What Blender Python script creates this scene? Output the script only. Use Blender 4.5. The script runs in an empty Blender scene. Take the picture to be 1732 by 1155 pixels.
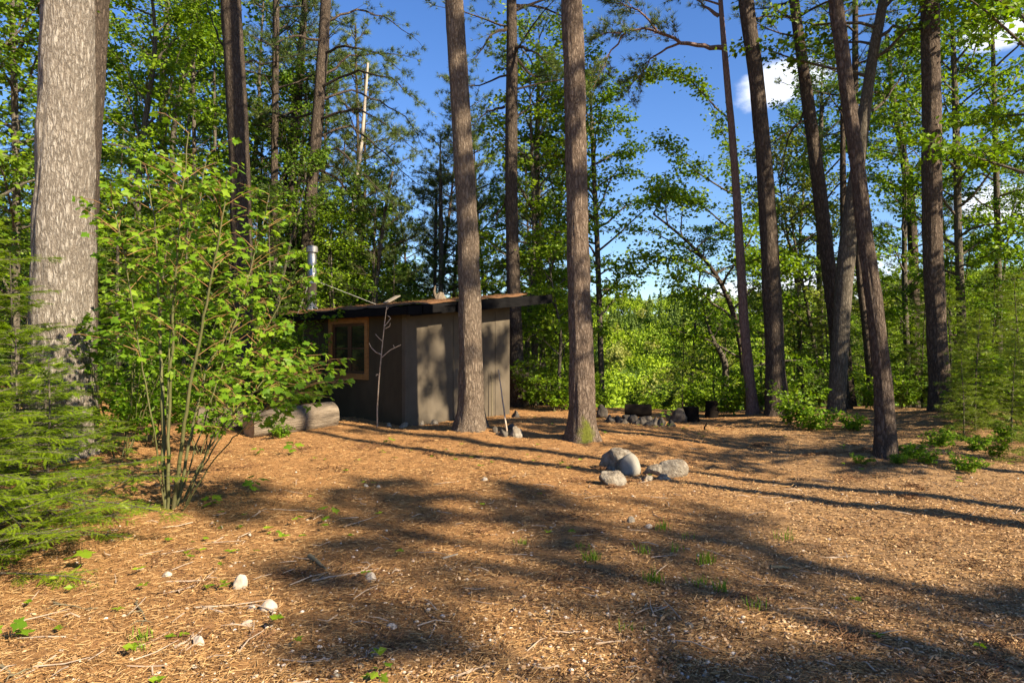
import bpy, bmesh, math, random
import numpy as np
from mathutils import Vector, Matrix

# ------------------------------------------------------------------ camera, sky, sun, exposure
S = bpy.context.scene
COL = S.collection
R = math.radians
EYE, F, CX, HY = 1.6, 1155.0, 866.0, 590.0          # eye height, focal length / centre / horizon of the photo
cam = bpy.data.cameras.new('camera'); cam.lens = 24; cam.sensor_width = 36
cam.shift_y = 12.5/1732; cam.clip_start = .05; cam.clip_end = 3000
co = bpy.data.objects.new('camera', cam); COL.objects.link(co)
co.location = (0, 0, EYE); co.rotation_euler = (R(90), 0, 0); S.camera = co

SUN_AZ, SUN_EL = R(37.5), R(33)                       # sun low on the right, behind the camera
to_sun = Vector((math.cos(SUN_EL)*math.cos(SUN_AZ), -math.cos(SUN_EL)*math.sin(SUN_AZ), math.sin(SUN_EL)))
sl = bpy.data.lights.new('sun', 'SUN'); sl.energy = 5.0; sl.angle = R(.53); sl.color = (1, .85, .62)
so = bpy.data.objects.new('sun', sl); COL.objects.link(so)
so.rotation_euler = to_sun.to_track_quat('Z', 'Y').to_euler(); so.location = (20, -15, 30)

W = bpy.data.worlds.new('World'); S.world = W; W.use_nodes = True
def build_world():
    nt = W.node_tree; N, L = nt.nodes, nt.links; N.clear()
    out = N.new('ShaderNodeOutputWorld'); bg = N.new('ShaderNodeBackground'); bg.inputs[1].default_value = .068
    sky = N.new('ShaderNodeTexSky'); sky.sky_type = 'NISHITA'; sky.sun_disc = False
    sky.sun_elevation = SUN_EL; sky.sun_rotation = math.atan2(to_sun.x, to_sun.y)
    sky.air_density = 1.0; sky.dust_density = .3; sky.ozone_density = 2.5; sky.altitude = 400
    hs = N.new('ShaderNodeHueSaturation'); hs.inputs['Saturation'].default_value = 1.24; hs.inputs['Hue'].default_value = .512; hs.inputs['Value'].default_value = 1.0
    L.new(sky.outputs[0], hs.inputs['Color'])
    tc = N.new('ShaderNodeTexCoord')
    mp = N.new('ShaderNodeMapping'); mp.inputs['Scale'].default_value = (1, 1, 1.9)
    L.new(tc.outputs['Generated'], mp.inputs[0])
    nz = N.new('ShaderNodeTexNoise'); nz.inputs['Scale'].default_value = 9; nz.inputs['Detail'].default_value = 9; nz.inputs['Roughness'].default_value = .6
    L.new(mp.outputs[0], nz.inputs['Vector'])
    acc = None
    for (px, py, rad) in ((1320, 140, .05), (1716, 345, .05), (1240, 520, .065), (1420, 500, .09), (1690, 50, .035), (1830, 330, .06)):
        d = Vector(((px-CX)/F, 1, (HY-py)/F)).normalized()
        dt = N.new('ShaderNodeVectorMath'); dt.operation = 'DISTANCE'; dt.inputs[1].default_value = (d.x, d.y, d.z*1.9)
        nrm = N.new('ShaderNodeVectorMath'); nrm.operation = 'NORMALIZE'; L.new(tc.outputs['Generated'], nrm.inputs[0])
        sc = N.new('ShaderNodeVectorMath'); sc.operation = 'MULTIPLY'; sc.inputs[1].default_value = (1, 1, 1.9); L.new(nrm.outputs[0], sc.inputs[0])
        L.new(sc.outputs[0], dt.inputs[0])
        mr = N.new('ShaderNodeMapRange'); mr.inputs['From Min'].default_value = rad*1.9; mr.inputs['From Max'].default_value = 0
        mr.inputs['To Min'].default_value = 0; mr.inputs['To Max'].default_value = 1
        L.new(dt.outputs['Value'], mr.inputs['Value'])
        if acc is None: acc = mr.outputs[0]
        else:
            m = N.new('ShaderNodeMath'); m.operation = 'MAXIMUM'; L.new(acc, m.inputs[0]); L.new(mr.outputs[0], m.inputs[1]); acc = m.outputs[0]
    ad = N.new('ShaderNodeMath'); ad.operation = 'ADD'; L.new(acc, ad.inputs[0]); L.new(nz.outputs['Fac'], ad.inputs[1])
    mr = N.new('ShaderNodeMapRange'); mr.interpolation_type = 'SMOOTHSTEP'
    mr.inputs['From Min'].default_value = .82; mr.inputs['From Max'].default_value = 1.15
    mr.inputs['To Min'].default_value = 0; mr.inputs['To Max'].default_value = .93; L.new(ad.outputs[0], mr.inputs['Value'])
    mx = N.new('ShaderNodeMix'); mx.data_type = 'RGBA'; L.new(mr.outputs[0], mx.inputs['Factor'])
    L.new(hs.outputs[0], mx.inputs[6]); mx.inputs[7].default_value = (6.2, 6.4, 6.9, 1)
    L.new(mx.outputs[2], bg.inputs[0]); L.new(bg.outputs[0], out.inputs[0])
build_world()
S.view_settings.view_transform = 'Standard'; S.view_settings.look = 'None'
S.view_settings.exposure = 1.68; S.view_settings.gamma = 1
cy = S.cycles
cy.max_bounces = 6; cy.diffuse_bounces = 3; cy.glossy_bounces = 2; cy.transmission_bounces = 4; cy.transparent_max_bounces = 4
cy.caustics_reflective = False; cy.caustics_refractive = False
cy.use_denoising = True

# ------------------------------------------------------------------ helpers
def rngof(seed): return np.random.default_rng(seed)
def unit(a):
    a = np.asarray(a, float); return a/np.maximum(np.linalg.norm(a, axis=-1, keepdims=True), 1e-9)
def tag(o, label=None, cat=None, group=None, kind=None):
    if label: o['label'] = label
    if cat: o['category'] = cat
    if group: o['group'] = group
    if kind: o['kind'] = kind
    return o
def empty(name, loc, label=None, cat=None, group=None, rz=0):
    o = bpy.data.objects.new(name, None); COL.objects.link(o); o.location = loc; o.rotation_euler = (0, 0, rz)
    o.empty_display_size = .2
    return tag(o, label, cat, group)
def link(name, mesh, parent=None, loc=(0, 0, 0)):
    o = bpy.data.objects.new(name, mesh); COL.objects.link(o); o.location = loc
    if parent is not None: o.parent = parent
    return o
def copy_thing(root, name=None):
    c = root.copy(); COL.objects.link(c)
    if 'label' in c: del c['label']
    for ch in root.children:
        d = ch.copy(); COL.objects.link(d); d.parent = c
        for g in ch.children:
            e = g.copy(); COL.objects.link(e); e.parent = d
    return c

class Geo:
    """collects vertices and triangles / quads, builds one mesh"""
    def __init__(s): s.v = []; s.f = {3: [], 4: []}; s.m = {3: [], 4: []}; s.n = 0
    def add(s, v, f, mat=0):
        v = np.asarray(v, float).reshape(-1, 3); f = np.asarray(f, int)
        s.v.append(v); k = f.shape[1]; s.f[k].append(f+s.n); s.m[k].append(np.full(len(f), mat)); s.n += len(v)
    def mesh(s, name, mats, smooth=False):
        me = bpy.data.meshes.new(name)
        if not s.v: return me
        V = np.concatenate(s.v)
        fs = {k: (np.concatenate(s.f[k]) if s.f[k] else np.zeros((0, k), int)) for k in (3, 4)}
        mi = np.concatenate([np.concatenate(s.m[k]) if s.m[k] else np.zeros(0, int) for k in (3, 4)])
        loops = np.concatenate([fs[3].ravel(), fs[4].ravel()])
        n3, n4 = len(fs[3]), len(fs[4])
        starts = np.concatenate([np.arange(n3)*3, n3*3+np.arange(n4)*4])
        me.vertices.add(len(V)); me.vertices.foreach_set('co', V.astype(np.float32).ravel())
        me.loops.add(len(loops)); me.loops.foreach_set('vertex_index', loops.astype(np.int32))
        me.polygons.add(n3+n4); me.polygons.foreach_set('loop_start', starts.astype(np.int32))
        for m in (mats if isinstance(mats, (list, tuple)) else [mats]): me.materials.append(m)
        me.polygons.foreach_set('material_index', mi.astype(np.int32))
        me.polygons.foreach_set('use_smooth', np.full(n3+n4, bool(smooth)))
        me.update(calc_edges=True)
        return me

def tube(g, P, rad, sides=8, mat=0, cap=True, shape=None):
    P = np.asarray(P, float); n = len(P); rad = np.broadcast_to(np.asarray(rad, float), (n,))
    T = unit(np.gradient(P, axis=0))
    ref = np.array([0, 1., 0]) if abs(T[0][1]) < .9 else np.array([1., 0, 0])
    X = unit(np.cross(T, ref)); Y = np.cross(T, X)
    a = np.linspace(0, 2*math.pi, sides, endpoint=False)
    rr = rad[:, None]*np.ones((n, sides))
    if shape is not None: rr = rr*shape
    V = P[:, None]+rr[..., None]*(np.cos(a)[None, :, None]*X[:, None]+np.sin(a)[None, :, None]*Y[:, None])
    i = np.arange(n-1)[:, None]*sides; j = np.arange(sides)[None]; k = (j+1) % sides
    f = np.stack([i+j, i+k, i+sides+k, i+sides+j], -1).reshape(-1, 4)
    V = V.reshape(-1, 3)
    g.add(V, f[:, ::-1], mat)
    if cap:
        for (r0, c, flip) in ((0, P[0], False), ((n-1)*sides, P[-1], True)):
            vv = np.concatenate([V[r0:r0+sides], c[None]])
            t = np.stack([np.arange(sides), (np.arange(sides)+1) % sides, np.full(sides, sides)], 1)
            g.add(vv, t if not flip else t[:, ::-1], mat)

def sticks(g, A, B, r0, r1, sides=3, mat=0):
    """many straight twigs at once"""
    A = np.asarray(A, float); B = np.asarray(B, float); n = len(A)
    if n == 0: return
    T = unit(B-A); ref = np.where(np.abs(T[:, 2:3]) < .9, np.array([[0, 0, 1.]]), np.array([[1., 0, 0]]))
    X = unit(np.cross(T, ref)); Y = np.cross(T, X)
    a = np.linspace(0, 2*math.pi, sides, endpoint=False)
    ring = np.cos(a)[None, :, None]*X[:, None]+np.sin(a)[None, :, None]*Y[:, None]
    r0 = np.broadcast_to(r0, (n,))[:, None, None]; r1 = np.broadcast_to(r1, (n,))[:, None, None]
    V = np.concatenate([A[:, None]+r0*ring, B[:, None]+r1*ring], 1)
    j = np.arange(sides); k = (j+1) % sides
    f = np.stack([j, k, sides+k, sides+j], 1)
    f = (np.arange(n)[:, None, None]*2*sides+f[None]).reshape(-1, 4)
    g.add(V.reshape(-1, 3), f, mat)

def stamp(g, tmpl, C, D, N, size, mat=0, wid=None):
    """put a small leaf / needle template (verts uvw, faces) at many places"""
    tv, tf = tmpl; tv = np.asarray(tv, float); tf = np.asarray(tf, int)
    n = len(C)
    if n == 0: return
    D = unit(D); Sd = unit(np.cross(N, D)); Nn = np.cross(D, Sd)
    size = np.broadcast_to(size, (n,))[:, None, None]
    w = 1 if wid is None else np.broadcast_to(wid, (n,))[:, None, None]
    V = C[:, None]+size*(tv[None, :, 0:1]*D[:, None]+w*tv[None, :, 1:2]*Sd[:, None]+tv[None, :, 2:3]*Nn[:, None])
    f = (np.arange(n)[:, None, None]*len(tv)+tf[None]).reshape(-1, tf.shape[1])
    g.add(V.reshape(-1, 3), f, mat)

def box(g, lo, hi, M=None, mat=0):
    x0, y0, z0 = lo; x1, y1, z1 = hi
    V = np.array([[x0,y0,z0],[x1,y0,z0],[x1,y1,z0],[x0,y1,z0],[x0,y0,z1],[x1,y0,z1],[x1,y1,z1],[x0,y1,z1]], float)
    if M is not None: V = np.array([(M @ Vector(v))[:] for v in V])
    g.add(V, [[0,3,2,1],[4,5,6,7],[0,1,5,4],[1,2,6,5],[2,3,7,6],[3,0,4,7]], mat)

# smooth pseudo noise from sines
_r = rngof(5)
_ND = _r.normal(size=(64, 3)); _ND /= np.linalg.norm(_ND, axis=1)[:, None]; _NP = _r.uniform(0, 6.28, 64)
def noise(P, freq=1.0, octv=3, seed=0):
    P = np.asarray(P, float); out = 0; amp = 1; tot = 0
    for o in range(octv):
        for k in range(5):
            i = (seed*7+o*5+k) % 64
            out = out+amp*np.sin((P @ _ND[i])*freq*(1+.23*k)+_NP[i]+seed)
        tot += amp*2.2; amp *= .5; freq *= 2.1
    return out/tot
def sstep(a, b, x):
    t = np.clip((np.asarray(x, float)-a)/(b-a), 0, 1); return t*t*(3-2*t)

# ------------------------------------------------------------------ terrain height
MOUNDS = [((px-866.0)/1155*d, d, h, r) for px, d, h, r in ((97, 9, .14, 1.0), (797, 12.2, .10, .7), (986, 11.2, .10, .75), (1500, 9.7, .07, .6), (1594, 14.5, .1, .8), (1314, 15, .1, .8), (1418, 15.5, .1, .9), (411, 16.5, .1, .8), (288, 6.75, .06, .5))]
def ground_z(x, y):
    x = np.asarray(x, float); y = np.asarray(y, float)
    z = .10*sstep(9, 13, y)*(1-sstep(1.5, 5, x))
    z = z+.22*sstep(-4, -7.5, x)*sstep(4, 9, y)+.35*sstep(-8, -16, x)*sstep(2, 12, y)
    z = z+.16*sstep(4.5, 8.5, x)*sstep(8, 12, y)
    P = np.stack([x, y, 0*x], -1)
    near = 1-sstep(25, 60, np.hypot(x, y))
    z = z+near*(.05*noise(P, .8, 2, 1)+.018*noise(P, 3.5, 2, 2))*sstep(0, 3, np.abs(y)+np.abs(x))
    for mx_, my_, mh, mr in MOUNDS: z = z+mh*np.exp(-((x-mx_)**2+(y-my_)**2)/(mr*mr))
    cliff = np.where(x > -3, 17.0, 17.0+(-3-x)*2.2)                   # the bank drops to the valley
    dd = np.maximum(y-cliff, 0)
    z = z-np.minimum(dd*dd/(dd+6)*.42, 20+0*dd)
    z = z+33*sstep(85, 310, y)+4*sstep(70, 260, y)*noise(P, .018, 2, 3)
    z = z+16*sstep(60, 260, np.abs(x))*sstep(-50, 80, y)
    return z
def gz(x, y): return float(ground_z(np.array([x]), np.array([y]))[0])
def at(px, d):
    x = (px-CX)/F*d; return Vector((x, d, gz(x, d)))
def pt(px, py, d): return np.array([(px-CX)/F*d, d, EYE+(HY-py)/F*d])
def on_ground(px, py):
    d = EYE*F/max(py-HY, 20)
    for _ in range(12):
        z = gz((px-CX)/F*d, d); d += .7*((EYE-z)*F/(py-HY)-d)
    return Vector(((px-CX)/F*d, d, gz((px-CX)/F*d, d)))

# ------------------------------------------------------------------ materials
def mat_new(name):
    m = bpy.data.materials.new(name); m.use_nodes = True; nt = m.node_tree; nt.nodes.clear()
    o = nt.nodes.new('ShaderNodeOutputMaterial'); return m, nt.nodes, nt.links, o
def ramp(N, stops, interp='LINEAR'):
    r = N.new('ShaderNodeValToRGB'); r.color_ramp.interpolation = interp; e = r.color_ramp.elements
    while len(e) > 1: e.remove(e[0])
    e[0].position = stops[0][0]; e[0].color = (*stops[0][1], 1)
    for p, c in stops[1:]:
        q = e.new(p); q.color = (*c, 1)
    return r
def texnoise(N, L, vec, scale, detail=5, rough=.6, dist=0):
    n = N.new('ShaderNodeTexNoise'); n.inputs['Scale'].default_value = scale; n.inputs['Detail'].default_value = detail
    n.inputs['Roughness'].default_value = rough; n.inputs['Distortion'].default_value = dist
    if vec is not None: L.new(vec, n.inputs['Vector'])
    return n
def mixc(N, L, fac, a, b, mode='MIX'):
    m = N.new('ShaderNodeMix'); m.data_type = 'RGBA'; m.blend_type = mode
    for s, v in ((m.inputs[0], fac), (m.inputs[6], a), (m.inputs[7], b)):
        if hasattr(v, 'is_linked') or hasattr(v, 'links'): L.new(v, s)
        elif isinstance(v, (int, float)): s.default_value = v
        else: s.default_value = (*v, 1)
    return m.outputs[2]

def leaf_mat(name, cols, transl=.38, rough=.45, tint=(1.25, 1.3, .5)):
    m, N, L, o = mat_new(name)
    g = N.new('ShaderNodeNewGeometry'); oi = N.new('ShaderNodeObjectInfo')
    cols = [(min(1, r_*1.2), g_*1.06, b_*.75) for r_, g_, b_ in cols]
    n = len(cols); r = ramp(N, [((i+.0)/max(n-1, 1), c) for i, c in enumerate(cols)])
    ad = N.new('ShaderNodeMath'); ad.operation = 'MULTIPLY_ADD'; ad.inputs[1].default_value = .75
    mo = N.new('ShaderNodeMath'); mo.operation = 'MULTIPLY'; mo.inputs[1].default_value = .25
    L.new(oi.outputs['Random'], mo.inputs[0]); L.new(g.outputs['Random Per Island'], ad.inputs[0]); L.new(mo.outputs[0], ad.inputs[2])
    L.new(ad.outputs[0], r.inputs[0])
    p = N.new('ShaderNodeBsdfPrincipled'); p.inputs['Roughness'].default_value = rough; p.inputs['Specular IOR Level'].default_value = .18
    L.new(r.outputs[0], p.inputs['Base Color'])
    t = N.new('ShaderNodeBsdfTranslucent')
    L.new(mixc(N, L, 1.0, r.outputs[0], tint, 'MULTIPLY'), t.inputs['Color'])
    mx = N.new('ShaderNodeMixShader'); mx.inputs[0].default_value = transl
    L.new(p.outputs[0], mx.inputs[1]); L.new(t.outputs[0], mx.inputs[2]); L.new(mx.outputs[0], o.inputs[0])
    return m

def bark_mat(name, dark, mid, light, sx=16, sz=3.2, bump=1.0, moss=None):
    m, N, L, o = mat_new(name)
    tc = N.new('ShaderNodeTexCoord')
    mp = N.new('ShaderNodeMapping'); mp.inputs['Scale'].default_value = (sx, sx, sz); L.new(tc.outputs['Object'], mp.inputs[0])
    wn = texnoise(N, L, mp.outputs[0], 1.1, 6, .68)
    av = N.new('ShaderNodeVectorMath'); av.operation = 'MULTIPLY_ADD'; av.inputs[1].default_value = (1.7, 1.7, 1.7)
    L.new(wn.outputs['Color'], av.inputs[0]); L.new(mp.outputs[0], av.inputs[2])
    v = N.new('ShaderNodeTexVoronoi'); v.feature = 'DISTANCE_TO_EDGE'; v.inputs['Scale'].default_value = 1; L.new(av.outputs[0], v.inputs['Vector'])
    va = N.new('ShaderNodeTexVoronoi'); va.feature = 'DISTANCE_TO_EDGE'; va.inputs['Scale'].default_value = .7; L.new(av.outputs[0], va.inputs['Vector'])
    sel = texnoise(N, L, tc.outputs['Object'], 4.5, 3, .6)
    sl_ = N.new('ShaderNodeMapRange'); sl_.inputs['From Min'].default_value = .42; sl_.inputs['From Max'].default_value = .58; L.new(sel.outputs['Fac'], sl_.inputs['Value'])
    vm = N.new('ShaderNodeMix'); L.new(sl_.outputs[0], vm.inputs[0]); L.new(v.outputs['Distance'], vm.inputs[2]); L.new(va.outputs['Distance'], vm.inputs[3])
    mf = N.new('ShaderNodeMapping'); mf.inputs['Scale'].default_value = (sx*.8, sx*.8, sz*.42); L.new(tc.outputs['Object'], mf.inputs[0])
    fu = texnoise(N, L, mf.outputs[0], 1, 4, .55, .4)
    fs = N.new('ShaderNodeMath'); fs.operation = 'SUBTRACT'; fs.inputs[1].default_value = .5; L.new(fu.outputs['Fac'], fs.inputs[0])
    fb = N.new('ShaderNodeMath'); fb.operation = 'ABSOLUTE'; L.new(fs.outputs[0], fb.inputs[0])
    fm = N.new('ShaderNodeMapRange'); fm.inputs['From Max'].default_value = .05; fm.inputs['To Min'].default_value = .25; L.new(fb.outputs[0], fm.inputs['Value'])
    vd = N.new('ShaderNodeMapRange'); vd.inputs['From Max'].default_value = .3; L.new(vm.outputs[0], vd.inputs['Value'])
    vc = N.new('ShaderNodeMath'); vc.operation = 'MULTIPLY'; L.new(vd.outputs[0], vc.inputs[0]); L.new(fm.outputs[0], vc.inputs[1])
    fine = texnoise(N, L, mp.outputs[0], 5, 6, .7)
    big = texnoise(N, L, tc.outputs['Object'], 1.3, 3, .5)
    hm = N.new('ShaderNodeMath'); hm.operation = 'MULTIPLY_ADD'; hm.inputs[1].default_value = .55
    L.new(fine.outputs['Fac'], hm.inputs[0])
    h2 = N.new('ShaderNodeMath'); h2.operation = 'MULTIPLY'; h2.inputs[1].default_value = .62; L.new(vc.outputs[0], h2.inputs[0]); L.new(h2.outputs[0], hm.inputs[2])
    r = ramp(N, [(.20, dark), (.42, mid), (.74, light)]); L.new(hm.outputs[0], r.inputs[0])
    col = mixc(N, L, .2, r.outputs[0], mixc(N, L, big.outputs['Fac'], dark, light), 'MIX')
    if moss:
        sp = N.new('ShaderNodeMapping'); sp.inputs['Scale'].default_value = (1, 1, .62); L.new(tc.outputs['Object'], sp.inputs[0])
        dn = N.new('ShaderNodeVectorMath'); dn.operation = 'DISTANCE'; dn.inputs[1].default_value = (.03, -.33, .06); L.new(sp.outputs[0], dn.inputs[0])
        mr = N.new('ShaderNodeMapRange'); mr.inputs['From Min'].default_value = moss[1]; mr.inputs['From Max'].default_value = .05; L.new(dn.outputs['Value'], mr.inputs['Value'])
        mn = texnoise(N, L, tc.outputs['Object'], 5, 5, .6)
        mm = N.new('ShaderNodeMath'); mm.operation = 'MULTIPLY'; L.new(mr.outputs[0], mm.inputs[0]); L.new(mn.outputs['Fac'], mm.inputs[1])
        st = N.new('ShaderNodeMapRange'); st.inputs['From Min'].default_value = .27; st.inputs['From Max'].default_value = .42; L.new(mm.outputs[0], st.inputs['Value'])
        col = mixc(N, L, st.outputs[0], col, moss[0])
    p = N.new('ShaderNodeBsdfPrincipled'); p.inputs['Roughness'].default_value = .92; p.inputs['Specular IOR Level'].default_value = .15
    L.new(col, p.inputs['Base Color'])
    b = N.new('ShaderNodeBump'); b.inputs['Strength'].default_value = min(1, .8*bump); b.inputs['Distance'].default_value = .045
    L.new(hm.outputs[0], b.inputs['Height']); L.new(b.outputs[0], p.inputs['Normal']); L.new(p.outputs[0], o.inputs[0])
    return m

def plain_mat(name, cols, scale=6, rough=.85, bump=.3, metal=0, stretch=(1, 1, 1), spec=.25, dist=.01, detail=7):
    m, N, L, o = mat_new(name)
    tc = N.new('ShaderNodeTexCoord'); mp = N.new('ShaderNodeMapping'); mp.inputs['Scale'].default_value = stretch
    L.new(tc.outputs['Object'], mp.inputs[0])
    n = texnoise(N, L, mp.outputs[0], scale, detail, .65)
    k = len(cols); r = ramp(N, [(.28+.44*i/max(k-1, 1), c) for i, c in enumerate(cols)]); L.new(n.outputs['Fac'], r.inputs[0])
    p = N.new('ShaderNodeBsdfPrincipled'); p.inputs['Roughness'].default_value = rough; p.inputs['Metallic'].default_value = metal
    p.inputs['Specular IOR Level'].default_value = spec
    L.new(r.outputs[0], p.inputs['Base Color'])
    b = N.new('ShaderNodeBump'); b.inputs['Strength'].default_value = bump; b.inputs['Distance'].default_value = dist
    n2 = texnoise(N, L, mp.outputs[0], scale*3, 8, .7); L.new(n2.outputs['Fac'], b.inputs['Height']); L.new(b.outputs[0], p.inputs['Normal'])
    L.new(p.outputs[0], o.inputs[0])
    return m

def island_mat(name, cols, rough=.85, transl=0):
    """each loose bit of litter or stone takes its own colour"""
    m, N, L, o = mat_new(name)
    g = N.new('ShaderNodeNewGeometry'); r = ramp(N, [(i/max(len(cols)-1, 1), c) for i, c in enumerate(cols)])
    L.new(g.outputs['Random Per Island'], r.inputs[0])
    p = N.new('ShaderNodeBsdfPrincipled'); p.inputs['Roughness'].default_value = rough; p.inputs['Specular IOR Level'].default_value = .2
    L.new(r.outputs[0], p.inputs['Base Color']); L.new(p.outputs[0], o.inputs[0])
    return m

M = {}
M['bark_grey'] = bark_mat('bark_grey', (.035, .026, .02), (.22, .185, .15), (.41, .37, .325), 26, 6.8, 1.7)
M['bark_red'] = bark_mat('bark_red', (.028, .020, .015), (.125, .088, .065), (.26, .20, .155), 27, 7.5, 1.5, moss=((.125, .135, .022), .36))
M['bark_brown'] = bark_mat('bark_brown', (.02, .0145, .011), (.085, .062, .047), (.175, .135, .107), 25, 7, 1.5)
M['bark_tan'] = bark_mat('bark_tan', (.035, .025, .019), (.15, .11, .08), (.29, .23, .175), 27, 7.5, 1.5)
M['bark_dark'] = bark_mat('bark_dark', (.018, .014, .011), (.062, .047, .036), (.13, .10, .078), 22, 6, 1.3)
M['bark_pink'] = bark_mat('bark_pink', (.045, .03, .025), (.14, .09, .075), (.22, .155, .13), 34, 9, .7)
M['bark_maple'] = bark_mat('bark_maple', (.024, .02, .016), (.072, .061, .047), (.14, .12, .095), 26, 7, .6)
M['dead_wood'] = plain_mat('dead_wood', [(.22, .19, .15), (.40, .35, .29)], 5, .9, .4, stretch=(6, 6, 1))
M['green_stem'] = plain_mat('green_stem', [(.045, .05, .018), (.085, .085, .03), (.10, .085, .045)], 9, .6, .2, stretch=(3, 3, 1))
M['red_twig'] = plain_mat('red_twig', [(.17, .08, .03), (.24, .15, .06)], 9, .6, .1)
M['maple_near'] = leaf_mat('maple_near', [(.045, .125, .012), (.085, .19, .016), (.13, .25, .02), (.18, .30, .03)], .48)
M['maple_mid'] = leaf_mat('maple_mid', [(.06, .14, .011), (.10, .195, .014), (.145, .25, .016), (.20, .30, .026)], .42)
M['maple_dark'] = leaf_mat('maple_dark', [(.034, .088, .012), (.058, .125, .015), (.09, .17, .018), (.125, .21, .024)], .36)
M['birch_pale'] = leaf_mat('birch_pale', [(.09, .14, .03), (.14, .20, .04), (.20, .25, .06)], .4)
M['pine'] = leaf_mat('pine', [(.03, .065, .03), (.05, .095, .036), (.085, .135, .04), (.135, .175, .045)], .2, .4, (1.1, 1.2, .6))
M['pine_young'] = leaf_mat('pine_young', [(.05, .09, .03), (.09, .14, .035), (.14, .185, .05)], .25, .4)
M['hemlock'] = leaf_mat('hemlock', [(.075, .16, .012), (.125, .22, .014), (.175, .28, .018), (.22, .32, .026)], .45, .4)
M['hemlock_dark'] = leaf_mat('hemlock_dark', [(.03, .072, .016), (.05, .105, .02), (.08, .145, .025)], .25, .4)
M['spruce'] = leaf_mat('spruce', [(.08, .15, .016), (.13, .205, .02), (.18, .26, .028)], .3, .4)
M['grass'] = leaf_mat('grass', [(.07, .15, .015), (.12, .22, .02), (.17, .27, .035)], .35)
M['far_bright'] = leaf_mat('far_bright', [(.13, .23, .012), (.17, .275, .014), (.21, .31, .018)], .25, .6)
M['far_mid'] = leaf_mat('far_mid', [(.085, .165, .013), (.115, .205, .016), (.15, .24, .018)], .25, .6)
M['far_pale'] = leaf_mat('far_pale', [(.10, .14, .035), (.15, .19, .05), (.2, .22, .07)], .3, .6)
M['far_conifer'] = leaf_mat('far_conifer', [(.04, .08, .02), (.06, .11, .022), (.085, .14, .026)], .2, .6)
M['stone'] = plain_mat('stone', [(.08, .06, .042), (.20, .165, .125), (.31, .27, .215), (.40, .37, .31)], 11, .9, 1.0, dist=.06)
M['stone_smooth'] = plain_mat('stone_smooth', [(.15, .14, .12), (.20, .185, .155), (.25, .235, .20)], 5, .7, .2)
M['stone_dark'] = plain_mat('stone_dark', [(.03, .026, .021), (.075, .063, .05), (.13, .11, .088)], 6, .9, .6, dist=.02)
M['stone_pale'] = plain_mat('stone_pale', [(.22, .17, .13), (.34, .29, .235), (.44, .39, .33)], 14, .8, .3)
M['wood_log'] = plain_mat('wood_log', [(.045, .035, .026), (.16, .125, .09), (.27, .22, .165)], 2.2, .9, 1.0, stretch=(5, 5, .8), dist=.05)
M['log_end'] = plain_mat('log_end', [(.24, .17, .11), (.38, .29, .19)], 9, .9, .3)
M['log_dark'] = plain_mat('log_dark', [(.006, .005, .0045), (.014, .011, .009)], 7, .95, .5, spec=.03)
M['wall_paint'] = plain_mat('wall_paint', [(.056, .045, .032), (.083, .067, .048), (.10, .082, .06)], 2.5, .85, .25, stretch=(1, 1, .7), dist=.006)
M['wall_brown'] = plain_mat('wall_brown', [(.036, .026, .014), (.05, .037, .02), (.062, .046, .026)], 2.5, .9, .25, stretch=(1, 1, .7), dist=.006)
M['fascia'] = plain_mat('fascia', [(.005, .005, .0055), (.011, .0105, .011)], 4, .95, .2, stretch=(1, 1, 5), spec=.03)
M['frame_wood'] = plain_mat('frame_wood', [(.17, .075, .022), (.26, .12, .036), (.32, .155, .052)], 3, .6, .2, stretch=(2, 2, 8))
M['sash'] = plain_mat('sash', [(.06, .03, .015), (.09, .045, .02)], 4, .6, .2)
M['pane'] = plain_mat('pane', [(.012, .01, .009), (.02, .016, .014)], 2, .08, 0, spec=.5)
M['steel'] = plain_mat('steel', [(.30, .30, .30), (.46, .45, .44)], 4, .45, .08, 1.0)
M['steel_dull'] = plain_mat('steel_dull', [(.28, .27, .26), (.42, .41, .4)], 6, .5, .2, .8)
M['twig'] = plain_mat('twig', [(.16, .11, .075), (.30, .23, .17), (.42, .34, .27)], 12, .9, .4)
M['stick_grey'] = plain_mat('stick_grey', [(.10, .085, .05), (.18, .15, .09)], 12, .9, .5)
M['board'] = plain_mat('board', [(.13, .11, .085), (.23, .2, .165)], 5, .85, .3, stretch=(1, 9, 1))
M['litter'] = island_mat('litter', [(.11, .058, .023), (.20, .108, .04), (.28, .16, .062), (.37, .225, .095), (.45, .30, .145), (.25, .132, .048)])
M['chips'] = island_mat('chips', [(.15, .085, .045), (.28, .17, .085), (.39, .255, .135), (.48, .335, .195), (.24, .125, .058)])
M['gravel'] = island_mat('gravel', [(.22, .18, .14), (.34, .28, .22), (.46, .40, .33), (.58, .52, .45), (.30, .21, .15)])
M['needle_pile'] = island_mat('needle_pile', [(.075, .035, .018), (.14, .07, .032), (.22, .12, .055)])

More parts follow.
